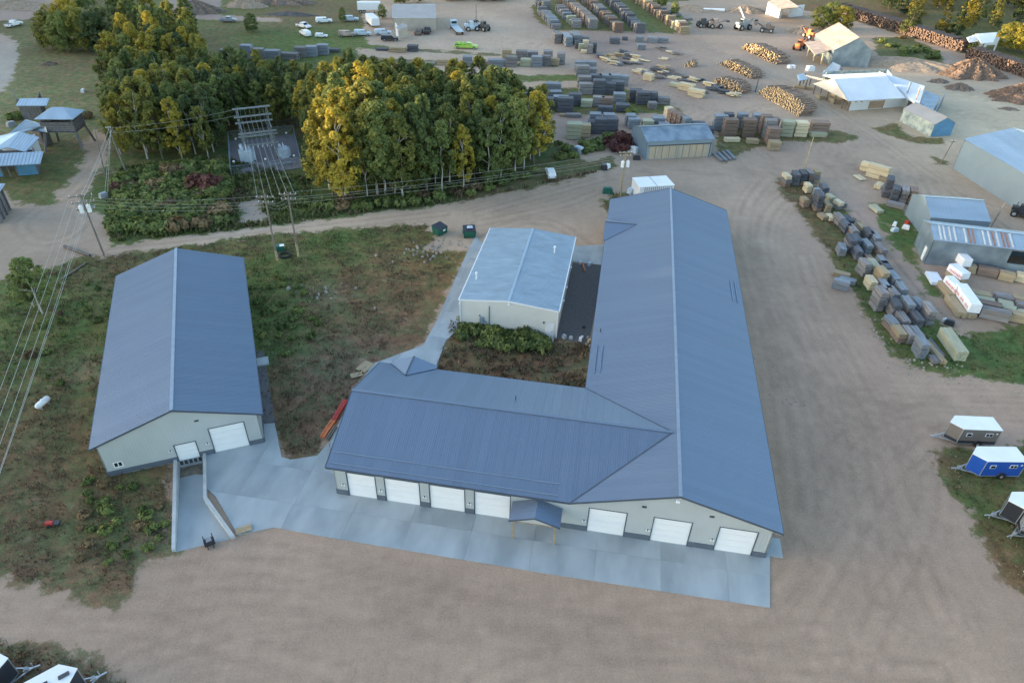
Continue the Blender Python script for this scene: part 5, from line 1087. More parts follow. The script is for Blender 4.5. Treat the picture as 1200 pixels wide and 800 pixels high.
BELT = lambda y: 29 if y < 100 else 26.3 if y < 160 else 26.3-6.8*min(1,(y-160)/45)  # belt height along y, shaped for where the sun may reach
shade_belt()
# ------------------------------------------------------------------ shrubs and weeds
def shrub_mesh(seed, nl=420, size=.13):
    rng = np.random.default_rng(seed); n = 14; a = rng.random(n)*2*PI; r = np.sqrt(rng.random(n))*.75; C = np.stack([r*np.cos(a), r*np.sin(a), .35+.5*rng.random(n)*(1-r*.5)], 1)
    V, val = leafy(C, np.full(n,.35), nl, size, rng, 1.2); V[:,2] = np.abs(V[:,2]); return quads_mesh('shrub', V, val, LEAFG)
SHM = [shrub_mesh(i) for i in range(5)]
def shrub(u, v, s, lf, label, group=None, xy=None):
    p = Vector((*xy,0)) if xy else G(u, v); o = link('shrub', random.choice(SHM), None, p, random.uniform(0,6)); setmat(o, lf); o.scale = (s*random.uniform(.85,1.2), s, s*random.uniform(.7,1.0)); return tag(o, label, 'shrub', group)
for poly, n, md, sr, wts, lab, grp in [
   ([(135,272),(145,212),(200,196),(262,192),(266,215),(262,262),(200,272)], 112, 1.7, (1.4,2.4), (8,4,2,.3), 'shrub of the thicket below the substation', 'shrubs of the thicket'),
   ([(355,245),(450,246),(560,228),(635,204),(640,196),(560,212),(450,236),(360,236)], 32, 2.0, (1.0,1.9), (5,3,1,0), 'undergrowth shrub along the front of the wood', 'undergrowth along the wood'),
   ([(541,378),(600,392),(640,401),(640,412),(590,410),(540,398)], 26, .9, (1.0,1.6), (6,1,0,0), 'shrub along the cream gable wall', 'shrubs along the cream wall'),
   ([(20,330),(100,310),(120,330),(110,420),(60,470),(0,480),(0,380)], 18, 1.7, (.4,.8), (4,3,2,0), 'shrub in the field left of the storage building', 'shrubs of the left field'),
   ([(90,560),(195,560),(198,640),(160,660),(90,660)], 28, 1.1, (.4,.8), (6,2,2,0), 'bush in the weeds below the storage building', 'bushes below the storage building'),
   ([(295,330),(340,320),(380,350),(370,400),(330,420),(300,390)], 26, 1.3, (.5,1.0), (6,2,1,0), 'bush right of the storage building', 'bushes right of the storage building'),
   ([(645,170),(690,165),(712,178),(660,192)], 10, 1.6, (1.0,1.8), (4,3,0,0), 'bush between the wood and the tin shed', 'bushes by the tin shed'),
   ([(1025,50),(1060,44),(1100,62),(1105,80),(1062,80)], 16, 2.0, (1.0,2.2), (5,3,1,0), 'bush on the earth bank', 'bushes on the earth bank')]:
    for i, (x, y) in enumerate(scatter(poly, n, md, n)):
        lf = random.choices([LEAFG, LEAFP, LEAFB, LEAFR], wts)[0]
        s_ = random.uniform(*sr); cn_ = {LEAFG:'green', LEAFP:'light green', LEAFB:'brown', LEAFR:'reddish'}[lf]+(' large' if s_ > sum(sr)/2 else ' small'); cx_ = P2(poly)[:,0]; sd_ = 'left' if x < cx_.mean() else 'right'
        shrub(0, 0, s_, lf, f'{cn_} {lab}, {sd_} half', f'{cn_} {grp}, {sd_} half', (x,y))
shrub(243,222,3.2,LEAFR,'dark red shrub standing out of the green thicket'); shrub(205,206,2.6,LEAFB,'brownish shrub in the upper part of the thicket')
for i, (u, v) in enumerate(((720,172),(727,168),(729,176))): shrub(u, v, 2.6, LEAFR, ['dark crimson shrub left of the tin shed wall','upper crimson shrub against the tin shed','lower crimson shrub by the tin shed corner'][i])
shrub(715,165,2.0,LEAFP,'yellow-green bush behind the crimson shrubs')
shrub(103,138,1.6,LEAFB,'dead brown bush beside the lookout tower'); shrub(17,140,1.8,LEAFG,'green bush left of the board hut'); shrub(738,133,1.8,LEAFP,'light green bush among the dark lumber stacks')
def weeds():
    rng = np.random.default_rng(9); Vs = []; mi = []; cols = [WEEDG, WEEDB, LEAFG, M('dry_straw', (.20,.155,.095), r=.9, na=.2), WEEDR]
    def area_(poly, n, w_, hs):
        P = P2(poly); lo, hi = P.min(0), P.max(0); x = rng.uniform(lo[0],hi[0],n*3); y = rng.uniform(lo[1],hi[1],n*3)
        k = (sdf(x,y,P) > .2) & (veg_sd(x,y) > .4); x, y = x[k][:n], y[k][:n]
        # clumpy field of species
        pc = painted(x, y, VEGC, VB); gq = pc[:,1]/pc[:,0]; q = np.sin(x*.31+1.3*np.sin(y*.23))+np.sin(y*.37+1.7*np.sin(x*.19))+rng.normal(size=len(x))*.7
        keep = rng.random(len(x)) < np.clip(.55+.25*np.sin(x*.9+y*.4)+.25*np.sin(y*1.1-x*.5),.1,1); x, y, q = x[keep], y[keep], q[keep]
        wv = np.array(w_, float); cs = np.cumsum(wv/wv.sum()); green = (gq[keep]-1.0)*2.2+rng.normal(size=len(x))*.28+.10*q > 0; rr = rng.random(len(x)); m_ = np.where(green, np.where(rr<.8,0,2), np.where(rr<.66,1,np.where(rr<.88,3,4)))
        for rep in range(4):
            n_ = len(x); a = rng.random(n_)*2*PI; h = rng.uniform(*hs, n_); wd = h*rng.uniform(.25,.55,n_); ln = rng.normal(size=(n_,2))*.35*h[:,None]
            ox = x+rng.normal(size=n_)*.15; oy = y+rng.normal(size=n_)*.15
            dx, dy = np.cos(a)*wd/2, np.sin(a)*wd/2
            V = np.stack([np.stack([ox-dx,oy-dy,0*ox],1), np.stack([ox+dx,oy+dy,0*ox],1), np.stack([ox+dx*.6+ln[:,0],oy+dy*.6+ln[:,1],h],1), np.stack([ox-dx*.6+ln[:,0],oy-dy*.6+ln[:,1],h*.9],1)],1)
            Vs.append(V.reshape(-1,3)); mi.append(m_)
    area_([(-60,345),(95,300),(200,290),(300,276),(500,262),(545,296),(436,427),(372,534),(330,536),(300,480),(205,541),(206,645),(160,692),(30,690),(-60,680)], 22000, (4,5,4,1.5,.6), (.08,.32))
    area_(VEG[5], 1800, (2,6,2,1,.6), (.2,.5)); area_(VEG[4], 2500, (3,5,1,2,0), (.1,.28)); area_(VEG[2], 4000, (6,3,4,1,0), (.1,.3)); area_(VEG[6], 2500, (2,5,2,3,.3), (.1,.35))
    area_([(128,285),(122,240),(140,195),(262,185),(365,210),(365,246),(560,230),(700,200),(700,208),(520,242),(300,268)], 7000, (4,4,5,1,.4), (.3,.8))
    area_(VEG[7], 300, (4,3,3,1,0), (.2,.5))
    V = np.concatenate(Vs); me = quads_mesh('weeds', V, np.clip(rng.random(len(V)//4),0,1), cols[0])
    for c in cols[1:]: me.materials.append(c)
    me.polygons.foreach_set('material_index', np.concatenate(mi).astype(np.int32)); o = link('weeds', me); o['kind'] = 'stuff'; o['label'] = 'patchy green and brown weeds growing over the open ground'
weeds()
def stones():
    rng = np.random.default_rng(4); m = MB()
    def at(u, v, r, n, s0, s1):
        p = G(u, v)
        for _ in range(n):
            x, y = p.x+rng.normal()*r, p.y+rng.normal()*r*.6; s = rng.uniform(s0,s1); m.box((x,y,s*.3),(s,s*rng.uniform(.6,1),s*.7),rz=rng.uniform(0,3),top=(.6,.6))
    for a in [(390,345,3,9,.2,.5),(350,335,2,5,.2,.6),(490,300,2.5,30,.15,.5),(505,290,2,20,.15,.5),(520,283,2,20,.1,.4),(1030,372,1.5,10,.1,.35),(1038,395,1.8,16,.1,.35),(1060,425,2.5,26,.1,.35),(1090,437,3,24,.1,.3),(1150,445,4,24,.1,.3),(700,402,1,8,.2,.4),(290,248,3,16,.15,.4),(880,420,2,10,.1,.2),(915,470,1.5,14,.1,.3),(1110,540,2,14,.06,.16)]: at(*a)
    o = m.build('stones', M('pale_field_stone', (.33,.29,.25), r=.9, na=.3)); o['kind'] = 'stuff'; o['label'] = 'loose pale stones strewn along the weedy margins'
stones()

# ------------------------------------------------------------------ poles and wires
def catenary(name, pts, r=.022, sag=.6, mat=WIRE, label='', group=None, n=12):
    m = MB()
    for a, b in zip(pts, pts[1:]):
        a, b = Vector(a), Vector(b); q = [a.lerp(b,i/n)-Vector((0,0,sag*4*(i/n)*(1-i/n))) for i in range(n+1)]
        for i in range(n): m.tube(q[i], q[i+1], r, n=4, caps=False)
    o = m.build(name, mat); return tag(o, label, 'wire', group)
def pole(u, v, h, label, arms=((.4,2.4),), rz=0, mat=POLE, butt=None, trans=0, lean=(0,0), r=.16, armmat=None):
    p = G(u, v); t = thing('utility_pole', label, 'pole', tuple(p), rz); top = Vector((lean[0],lean[1],h))
    MB().tube((0,0,-.2), top, r, r*.62, n=10).build('shaft', mat, t)
    if butt: MB().tube((0,0,-.1), (0,0,butt), r*1.12, r*1.1, n=10).build('pale_butt', POLEY, t)
    for dz_, L in arms:
        z = h-dz_; c = top*(z/h); MB().box((0,0,0),(L,.12,.14)).build('crossarm', armmat or mat, t).location = c
        for k in (-1,-.35,.35,1): 
            m = MB().tube((0,0,0),(0,0,.22),.05,.03,n=6); m.build('insulator', WHITE, t).location = c+Vector((k*L*.46,0,.07))
    for k in range(trans):
        m = MB().tube((0,0,-.55),(0,0,.55),.3,n=10); m.tube((0,0,.55),(0,0,.75),.08,n=6); m.build('transformer', WHITE, t).location = top*((h-2.0)/h)+Vector((-.5+k*1.0,-.35,-.2))
    return t, Vector(p)
pl1, P1 = pole(122,299,10.2,'large pole with many crossarms at the corner of the gravel loop and the road',((.3,3.2),(1.3,3.2),(2.4,2.6)),.4,trans=2,lean=(-.3,.2))
for k in range(7):
    a = random.uniform(0,6.28); MB().bar((math.cos(a)*.3,math.sin(a)*.3,8.6-k*.3),(math.cos(a)*1.3,math.sin(a)*1.3,8.9-k*.3),.09).build('cutout_bracket', GALV2, pl1)
plA, PA = pole(325,305,10.9,'left pole of the pair with pale butts beside the road',((.3,2.6),(1.1,2.2)),.1,butt=1.7); plB, PB = pole(350,301,10.9,'right pole of the pair with pale butts beside the road',((.3,2.6),(1.1,2.2)),.1,butt=2.3)
plC, PC = pole(727,231,8.8,'pole with orange-lit crossarms and two white transformers on the grassy island',((.2,2.4),(.8,2.0)),.2,mat=POSTW,trans=2)
plD, PD = pole(150,207,9.2,'leaning pole at the foot of the wood near the gravel loop',((.2,.8),),.3,lean=(-1.0,1.2)); 
plE, PE = pole(941,204,8,'slender bare pole standing behind the north tip of the lumber heap',(),0,mat=POLEY,r=.13)
plF, PF = pole(1102,192,5.2,'thin leaning pole on a small weedy patch left of the large warehouse',((.3,1.0),),0,lean=(.8,0),r=.12); plG, PG = pole(885,108,5.2,'thin dark pole beside the longest log pile',(),0,lean=(.2,0),r=.13,mat=DKGREY)
plH, PH = pole(123,205,9,'slim pole left of the leaning pole by the wood',(),0,lean=(.6,.6),r=.12); plI, PI_ = pole(1160,268,4.6,'rusty leaning post behind the long tin shed',(),0,lean=(1.1,.8),r=.16,mat=RUSTY)
plJ, PJ = pole(558,27,6,'thin dark pole beside the loader truck',(),0,r=.12,mat=DKGREY)
# boards/poles lying at the road corner
for a, b, w_, mt, lb in [((76,290),(106,301),.5,DKGREY,'long dark timber lying across the edge of the gravel loop'),((72,328),(101,309),.28,POLE,'grey pole lying in the weeds below the dark timber')]:
    A, B = G(*a), G(*b); o = MB().tube((0,0,w_/2),B-A+Vector((0,0,w_/2)),w_/2,w_/2.4,n=8).build('fallen_pole', mt); o.location = A; tag(o, lb, 'pole')
# overhead line: corner pole -> pole beyond the lower left of the picture
end = G(-95,760,10.2)
plK = thing('utility_pole', 'pole at the lower left beyond the picture edge carrying the overhead line', 'pole', (end.x,end.y,0)); MB().tube((0,0,-.2),(0,0,10.6),.16,.1,n=8).build('shaft', POLE, plK); MB().box((0,0,10.2),(3.2,.12,.14)).build('crossarm', POLE, plK)
wl = [((-1.5,0),(150,60)),((-.55,0),(0,0)),((.55,0),(0,0)),((1.5,0),(0,0))]
for i, dx in enumerate((-1.45,-.5,.2,.5,1.45)):
    catenary('power_line', [(P1.x-.3+dx*.95,P1.y+.4*dx,9.9 if i != 2 else 8.2),(end.x+dx,end.y-.3*dx,10.3 if i != 2 else 8.6)], .018, .5, label='bare wire of the overhead line crossing the weedy field on the left', group='wires of the left overhead line')
for i, dx in enumerate((-.3,.3)):
    catenary('power_line', [(P1.x-.3+dx,P1.y,9.6),(PD.x-1.0+dx,PD.y+1.2,9.0)], .025, .4, label='wire rising from the corner pole to the leaning pole', group='wires to the leaning pole')
    catenary('guy_wire', [(PD.x-1.0,PD.y+1.2,9.0),tuple(G(124+dx*6,232))], .025, .0, label='guy wire running down from the leaning pole', group='guy wires of the leaning pole')
for i in range(4):
    z = (10.5,10.5,9.7,9.0)[i]; dx = (-1,1,0,.3)[i]
    catenary('power_line', [(P1.x+.2,P1.y+dx*.4,z-.9),(PA.x+dx*.1,PA.y+dx,z),(PB.x,PB.y+dx,z),(PC.x,PC.y+dx,z-2.0)], .014, .7, label='wire strung along the road between the corner pole and the transformer pole', group='roadside wires')
# ------------------------------------------------------------------ substation
q0, q1, q2, q3 = G(269,166), G(345,158.5), G(354,197), G(272,208)
sub = struct(bpy.data.objects.new('substation_yard', None)); COL.objects.link(sub)
slabs('substation_gravel', [q.to_2d()[:] for q in (q0,q1,q2,q3)], 0, (80,80), GRAVP, .05, 'gravel_bed')
bpy.data.objects.remove(sub)
fn = thing('chain_link_fence', 'grey chain-link fence around the substation gravel', 'fence', tuple(q3))
for a, b in ((q0,q1),(q1,q2),(q2,q3),(q3,q0)):
    a, b = a-q3, b-q3; L = (b-a).length; k = int(L/2.8)
    for j in range(k): MB().tube((0,0,0),(0,0,2.2),.045,n=5).build('fence_post', GALV2, fn).location = a.lerp(b, j/k)
    for z in (2.15,.1): MB().bar(a+Vector((0,0,z)), b+Vector((0,0,z)), .06).build('rail', GALV2, fn)
    m = MB(); u = (b-a).normalized(); s_ = 0
    while s_ < L-1.0:
        p0 = a+u*s_; m.bar(p0+Vector((0,0,.15)), p0+u*1.9*min(1,(L-s_)/1.9)+Vector((0,0,2.1)), .018); p1 = p0+Vector((0,0,2.1)); m.bar(p1, p0+u*1.9*min(1,(L-s_)/1.9)+Vector((0,0,.15)), .018); s_ += .32
    o = m.build('chain_link_mesh', GALV2, fn); o['kind'] = 'stuff'
sa = ang((272,208),(354,197)); so = G(308,187)
st = thing('substation_frame', 'tall steel substation frame with stacked crossbeams and switches', 'substation', tuple(so), sa)
Hs, Ws, Ds = 9.2, 5.6, 4.6
for x in (-Ws/2, Ws/2):
    for y in (0, Ds):
        for dx in (-.22,.22):
            MB().bar((x+dx,y,0),(x+dx*.6,y,Hs if y else Hs*.62),.13).build('column', STEELG, st)
        hh_ = Hs if y else Hs*.62; m = MB(); k = int(hh_/.8)
        for j in range(k): m.bar((x-.22,y,j*.8),(x+.22,y,(j+1)*.8),.06); m.bar((x+.22,y,j*.8),(x-.22,y,(j+1)*.8),.06)
        o = m.build('lattice', STEELG, st); o['kind'] = 'stuff'
for y, z in ((Ds,9.0),(Ds,7.4),(Ds,6.2),(0,5.6),(0,5.0),(0,3.2),(Ds,3.4)):
    for dy in (-.25,.25): MB().bar((-Ws/2-.8,y+dy,z),(Ws/2+.8,y+dy,z),.14).build('crossbeam', STEELG, st)
for x in (-Ws/2, Ws/2):
    for z in (6.2,3.3): MB().bar((x,0,z),(x,Ds,z),.13).build('side_beam', STEELG, st)
for k in range(6):
    x = -Ws/2+.6+k*(Ws-1.2)/5
    for y, z in ((0,2.6),(0,5.6),(Ds,7.2),(Ds,5.9)):
        m = MB(); 
        for j in range(4): m.tube((x,y,z-.1+j*.12),(x,y,z-.04+j*.12),.11 if j%2 else .07,n=7)
        m.build('insulator', WHITE if z == 2.6 else BARK, st)
    m = MB().tube((x,0,5.0),(x,Ds,6.6),.03,n=4); m.tube((x,Ds,6.6),(x,Ds,8.9),.025,n=4); m.build('bus_wire', WIRE, st)
def xfmr(u, v, s, label):
    p = G(u, v); t = thing('transformer', label, 'transformer', tuple(p), sa)
    MB().box((0,0,1.2*s),(1.6*s,2.2*s,2.0*s)).build('tank', PBLUE, t); MB().box((0,0,.1),(2.2*s,2.8*s,.2)).build('base', CONC, t)
    for k in (-1,1):
        for j in range(5): MB().box((k*1.05*s,(-.8+j*.4)*s,1.2*s),(.45*s,.14*s,1.6*s)).build('radiator', PBLUE, t)
    for k in range(3): m = MB().tube((0,(-.6+.6*k)*s,2.2*s),(0,(-.6+.6*k)*s,3.1*s),.13*s,.07*s,n=8); m.build('bushing', WHITE, t)
    m = MB().tube((-.7*s,-.9*s,2.6*s),(-.7*s,.9*s,2.6*s),.3*s,n=10); m.build('conservator', PBLUE, t); return t
xfmr(291,189,1.15,'large pale blue transformer at the left foot of the substation frame'); xfmr(334,184,.9,'smaller pale blue transformer at the right foot of the substation frame')
for k, (u, v) in enumerate(((278,172),(337,165),(276,199),(313,196),(346,192))):
    t = thing('yard_light', ['small white lamp post, upper left','small white lamp post, upper right','small white lamp post, lower left','small white lamp post, lower middle','small white lamp post, lower right'][k]+' of the substation gravel', 'lamp', tuple(G(u,v))); MB().tube((0,0,0),(0,0,1.6),.05).build('shaft', GALV2, t); MB().box((0,0,1.7),(.35,.35,.25)).build('lamp_head', WHITE, t)
A, B = G(316,196)-G(316,196), G(343,193)-G(316,196); o = MB().bar(A+Vector((0,0,.5)), B+Vector((0,0,.5)), .3, .25).build('cable_tray', GALVW); o.location = G(316,196); tag(o, 'long pale cable tray lying on the substation gravel near the fence', 'cable tray')
C_, S_ = math.cos(sa), math.sin(sa)
for k in range(6):
    x = -Ws/2+.6+k*(Ws-1.2)/5; src_ = (so.x+x*C_, so.y+x*S_, 4.9); dst = PA if k < 3 else PB
    catenary('power_line', [src_, (dst.x+((k%3)-1)*1.1, dst.y, 10.6)], .022, .5, label='wire running from the substation frame to the pole pair by the road', group='substation wires')
for k in range(2): catenary('power_line', [(so.x-Ws/2*C_-Ds*S_, so.y-Ws/2*S_+Ds*C_, 9.0-1.2*k), (PD.x-1, PD.y+1.2, 8.9-.9*k)], .022, .5, label='wire from the leaning pole to the substation frame', group='wires left of the substation')

# ------------------------------------------------------------------ ice-fishing trailers
def fish_house(u, v, rz, panel, label, L=4.3, W_=2.15, H=2.15, roofkit=False, vnose=1.0, lower=CHARP, group='wheeled fish houses'):
    """origin = point of the V nose on the ground; +x forward along the tongue"""
    p = G(u, v); t = thing('fish_house_trailer', label, 'trailer', tuple(p), rz, group)
    z0, z1 = .38, .38+H; w_ = W_/2; B = [(-vnose-L,-w_),(-vnose,-w_),(0,0),(-vnose,w_),(-vnose-L,w_)]
    MB().prism([(x*.995,y*.985) for x,y in B], z0, z1).build('body', panel, t)
    Bb = [(x+(.0 if x > -.1 else 0),y*1.012) for x,y in B]; MB().prism([(x+.006 if x > -vnose-.1 else x-.01,y*1.01) for x,y in B], z0, z0+.42).build('lower_panel', lower if lower else panel, t)
    MB().prism([(x*1.0+(.05 if x > -.5 else 0)-(.05 if x < -L else 0),y*1.05) for x,y in B], z1, z1+.08).build('roof', WHITE, t)
    for (a, b) in zip(B, B[1:]+B[:1]): 
        MB().bar((*a,z0-.02),(*b,z0-.02),.07).build('frame_rail', ALU, t)
    for x, y in B: MB().box((0,0,0),(.06,.06,H)).build('corner_trim', ALU, t).location = (x*1.0,y*1.02,z0+H/2)
    for s in (-1,1):
        n = s; x0 = -vnose-L*.36
        fr = MB().box((0,0,0),(.62,.05,.46)); o = fr.build('window', WHITE, t); o.location = (-vnose-.95,s*w_*1.0,z0+1.35); MB().box((0,s*.03,0),(.48,.03,.32)).build('pane', GLASS, o)
        o = MB().box((0,0,0),(.8,.05,.46)).build('window', WHITE, t); o.location = (-vnose-L+1.15,s*w_,z0+1.42)
        for k in (-1,1): MB().box((k*.19,s*.03,0),(.3,.03,.32)).build('pane', GLASS, o)
        o = MB().box((0,0,0),(.16,.05,.2)).build('porch_light', WHITE, t); o.location = (-vnose-L+.35,s*w_,z0+1.62)
        m = MB(); xc = -vnose-L*.55
        pts = [(xc+math.cos(a)*.52, math.sin(a)*.52+.38) for a in [PI*i/8 for i in range(9)]]
        m.add([(x,s*(w_+.02),z) for x,z in pts]+[(x,s*(w_+.14),z) for x,z in pts], [(i,i+1,i+10,i+9) for i in range(8)]); m.build('fender', DKGREY, t)
        m = MB().tube((xc,s*(w_-.05),.36),(xc,s*(w_+.16),.36),.36,n=16); wh = m.build('wheel', RUBBER, t); MB().tube((xc,s*(w_+.15),.36),(xc,s*(w_+.18),.36),.17,n=10).build('rim', ALU, wh)
    MB().box((0,0,0),(.05,.7,1.75)).build('rear_door', panel, t).location = (-vnose-L-.03,0,z0+.95)
    for s in (-1,1): MB().bar((-vnose*.6,s*w_*.62,.36),(.95,0,.36),.1).build('tongue', ALU, t)
    MB().bar((.3,0,.36),(1.5,0,.36),.11).build('coupler', ALU, t); MB().box((.55,0,.55),(.26,.3,.22)).build('battery_box', GREYP, t); MB().tube((1.0,.1,.0),(1.0,.1,.85),.045).build('jack', ALU, t)
    if roofkit:
        MB().box((-vnose-1.6,-.1,z1+.13),(1.25,.75,.06)).build('solar_panel', CHARP, t); MB().box((-vnose+.1,-.05,z1+.14),(.75,.32,.1)).build('roof_vent', DKGREY, t); MB().tube((-vnose-.75,-.55,z1+.05),(-vnose-.75,-.55,z1+.22),.16,n=10).build('roof_vent', DKGREY, t)
    return t
aT = ang((1150,516),(1103,514))
fish_house(1103.5,513.5,aT,TAUPE,'taupe fish house trailer with white roof, uppermost of the four at the right edge')
fish_house(1129,551,ang((1180,553),(1128,551.5))+.02,BLUEP,'royal blue fish house trailer with white roof near the right edge',lower=BLUEP)
fish_house(1169,606,ang((1225,606),(1170,606)),CHARP,'black fish house trailer with white roof, second from the bottom at the right edge')
fish_house(1192,627,ang((1245,622),(1192,627))+.18,GREYP,'light grey fish house trailer cut by the right edge, below the black one')
fish_house(1212,668,ang((1260,660),(1212,668))+.1,CHARP,'black fish house trailer just beyond the right edge')
fish_house(103,803,ang((40,838),(103,803)),CHARP,'black fish house trailer with solar panel on its white roof at the bottom left',roofkit=True,W_=2.3)
fish_house(24,791,ang((-40,815),(24,791)),CHARP,'black fish house trailer cut by the left edge at the bottom',W_=2.3)

# ------------------------------------------------------------------ vehicles
def wheel(t, x, y, r=.4, w_=.26):
    o = MB().tube((x,y-w_/2,r),(x,y+w_/2,r),r,n=14).build('wheel', RUBBER, t); s = 1 if y > 0 else -1
    MB().tube((x,y+s*w_*.5,r),(x,y+s*(w_*.5+.02),r),r*.55,n=10).build('rim', ALU, o)
def pickup(u, v, rz, paint, label, L=5.4, W_=1.95, box=True, cat='pickup', name='pickup_truck', scale=1., van=False):
    p = G(u, v); t = thing(name, label, cat, tuple(p), rz); t.scale = (scale,)*3; h = L/2
    side = [(-h,.45),(h-.1,.45),(h,.75),(h-.15,1.02),(h-1.35,1.12),(h-1.95,1.72),(h-3.2 if box else -h+.25,1.78),(h-3.35 if box else -h,1.1),(-h,1.08)]
    m = MB(); n = len(side); m.add([(x,-W_/2*(.9 if z > 1.3 else 1),z) for x,z in side]+[(x,W_/2*(.9 if z > 1.3 else 1),z) for x,z in side], [tuple(range(n)), tuple(range(2*n-1,n-1,-1))]+[(i,n+i,n+(i+1)%n,(i+1)%n) for i in range(n)])
    o = m.build('body', paint, t); fixn(o.data)
    MB().hexa([(h-1.42,-W_*.4,1.13),(h-1.36,-W_*.4,1.14),(h-1.36,W_*.4,1.14),(h-1.42,W_*.4,1.13)], [(h-1.93,-W_*.37,1.71),(h-1.87,-W_*.37,1.72),(h-1.87,W_*.37,1.72),(h-1.93,W_*.37,1.71)]).build('windscreen', GLASS, t)
    for s in (-1,1): MB().box((h-2.5,s*W_*.462,1.42),(1.2,.04,.42)).build('side_window', GLASS, t)
    if box: MB().box((-h+.95,0,1.1),(1.7,W_*.82,.06)).build('truck_bed', DKGREY, t)
    for x in (-h+1.05,h-1.0):
        for s in (-1,1): wheel(t, x, s*(W_/2-.1))
    for s in (-1,1): MB().box((h-.03,s*.7,.82),(.06,.35,.2)).build('headlight', WHITE, t); MB().box((-h,s*.8,.85),(.05,.2,.3)).build('tail_light', RED, t)
    return t
pickup(17,31,1.3,WHITE,'white pickup parked on the grass at the top left')
pickup(356,33,-.6,WHITE,'white pickup on the far grass, upper one of two'); pickup(358,42,2.2,WHITE,'white car on the far grass just below the pickup',box=False,cat='car',name='parked_car')
pickup(380,27,.3,WHITE,'small pale car on the far grass right of the white pickup',box=False,cat='car',name='parked_car')
pickup(268,26,.1,GREYP,'grey and white junk truck beside the round green bush'); pickup(377,44,0,WHITE,'low pale wreck on the grass below the junk cars',box=False,cat='car',name='wrecked_car',scale=.7)
pickup(411,25,.1,PBLUE,'blue-grey car near the small light green tree',box=False,cat='car',name='parked_car'); pickup(449,41,.2,PBLUE,'pale blue junk car left of the tan annex',box=False,cat='car',name='parked_car'); pickup(457,48,.1,CHARP,'dark junk car in front of the tan annex',box=False,cat='car',name='parked_car')
pickup(425,42,.1,PBLUE,'pale junk car on the grass left of the blue one',box=False,cat='car',name='parked_car'); pickup(407,43,.2,RUSTY,'dull red wreck among the junk cars',box=False,cat='car',name='wrecked_car')
pickup(491,40,1.5,TAUPE,'dull brown pickup parked against the tan building',); pickup(501,39,1.6,CHARP,'dark pickup parked right of the brown one at the tan building',)
pickup(645,206,1.7,WHITE,'white van-like car parked under the trees by the road',box=False,cat='van',name='parked_van',scale=.8)
LT = pickup(546,57,.0,LIME,'lime green truck with a banded tank in the middle of the upper yard',L=7.0,W_=2.1,cat='truck',name='tank_truck')
MB().tube((-3.1,0,1.4),(.1,0,1.4),.5,n=14).build('tank', LIME, LT); 
for k in range(3): MB().tube((-2.7+1.2*k,0,1.4),(-2.6+1.2*k,0,1.4),.52,n=14).build('tank_band', GREEND, LT)
def trailer_box(u, v, rz, L, paint, label, name='semi_trailer', W_=2.6, H=2.8, z=1.1, cat='semi-trailer'):
    p = G(u, v); t = thing(name, label, cat, tuple(p), rz); MB().box((0,0,z+H/2),(L,W_,H)).build('box', paint, t); MB().box((0,0,z-.05),(L*.96,W_*.8,.14)).build('chassis', DKGREY, t)
    for x in (-L/2+1.0,-L/2+2.2):
        for s in (-1,1): wheel(t, x, s*(W_/2-.15), .48)
    for s in (-1,1): MB().box((L/2-2.2,s*.8,z/2),(.14,.14,z)).build('landing_leg', DKGREY, t)
    for k in range(int(L/1.2)): MB().box((-L/2+.6+k*1.2,0,z+H+.02),(.06,W_*.98,.05)).build('roof_rib', paint, t)
    return t
trailer_box(433,15,.15,8,WHITE,'white box trailer lying left of the tan building',H=2.4); trailer_box(437,30,-1.15,8.5,WHITE,'white camper-like trailer on the grass left of the tan building',H=2.2,z=.8)
for i, (u, v, a, L) in enumerate([(523,3,-1.2,11),(532,2,-1.35,11),(540,3,-1.3,9),(564,4,-1.3,10),(575,3,-1.2,11),(587,3,-1.35,11)]): trailer_box(u, v-4, a, L, WHITE if i not in (1,5) else PBLUE, f'white semi-trailer, {nth(i)} from the left at the top edge')
fb = thing('flatbed_trailer', 'long pale flatbed trailer with blue cab pointing down the upper yard', 'truck', tuple(G(536,38)), ang((530,30),(543,44)))
MB().box((0,0,1.15),(9,2.3,.22)).build('deck', PBLUE, fb); MB().box((-5.6,0,1.6),(1.9,2.2,1.9), top=(.85,.95)).build('cab', PBLUE, fb); MB().box((-4.62,0,2.0),(.05,1.7,.7)).build('rear_window', GLASS, fb)
for x in (-5.6,2.4,3.5):
    for s in (-1,1): wheel(fb, x, s*1.0, .5)
for k in range(8): MB().box((-3.9+k*1.1,0,1.28),(.12,2.2,.06)).build('deck_rib', GALVW, fb)
def loader(u, v, rz, paint, label, s=1.):
    p = G(u, v); t = thing('log_loader', label, 'loader', tuple(p), rz); t.scale = (s,)*3
    MB().box((0,0,1.1),(4.2,1.8,.9), top=(.9,.9)).build('chassis', paint, t); MB().box((-.2,0,2.2),(1.5,1.5,1.4), top=(.85,.85)).build('cab', paint, t); MB().box((-.2,0,2.35),(1.54,1.2,.8)).build('cab_window', GLASS, t); MB().box((-1.7,0,1.8),(1.4,1.4,.7)).build('engine_hood', paint, t)
    for x in (-1.5,1.5):
        for q in (-1,1): wheel(t, x, q*1.1, .75, .5)
    for q in (-.5,.5): MB().bar((1.2,q,1.6),(3.4,q,2.6),.22).build('lift_arm', paint, t)
    MB().box((3.9,0,2.3),(.9,2.0,.5), top=(1.2,1)).build('bucket', DKGREY, t); MB().tube((-1.6,.4,2.1),(-1.6,.4,3.1),.08).build('exhaust', DKGREY, t); return t
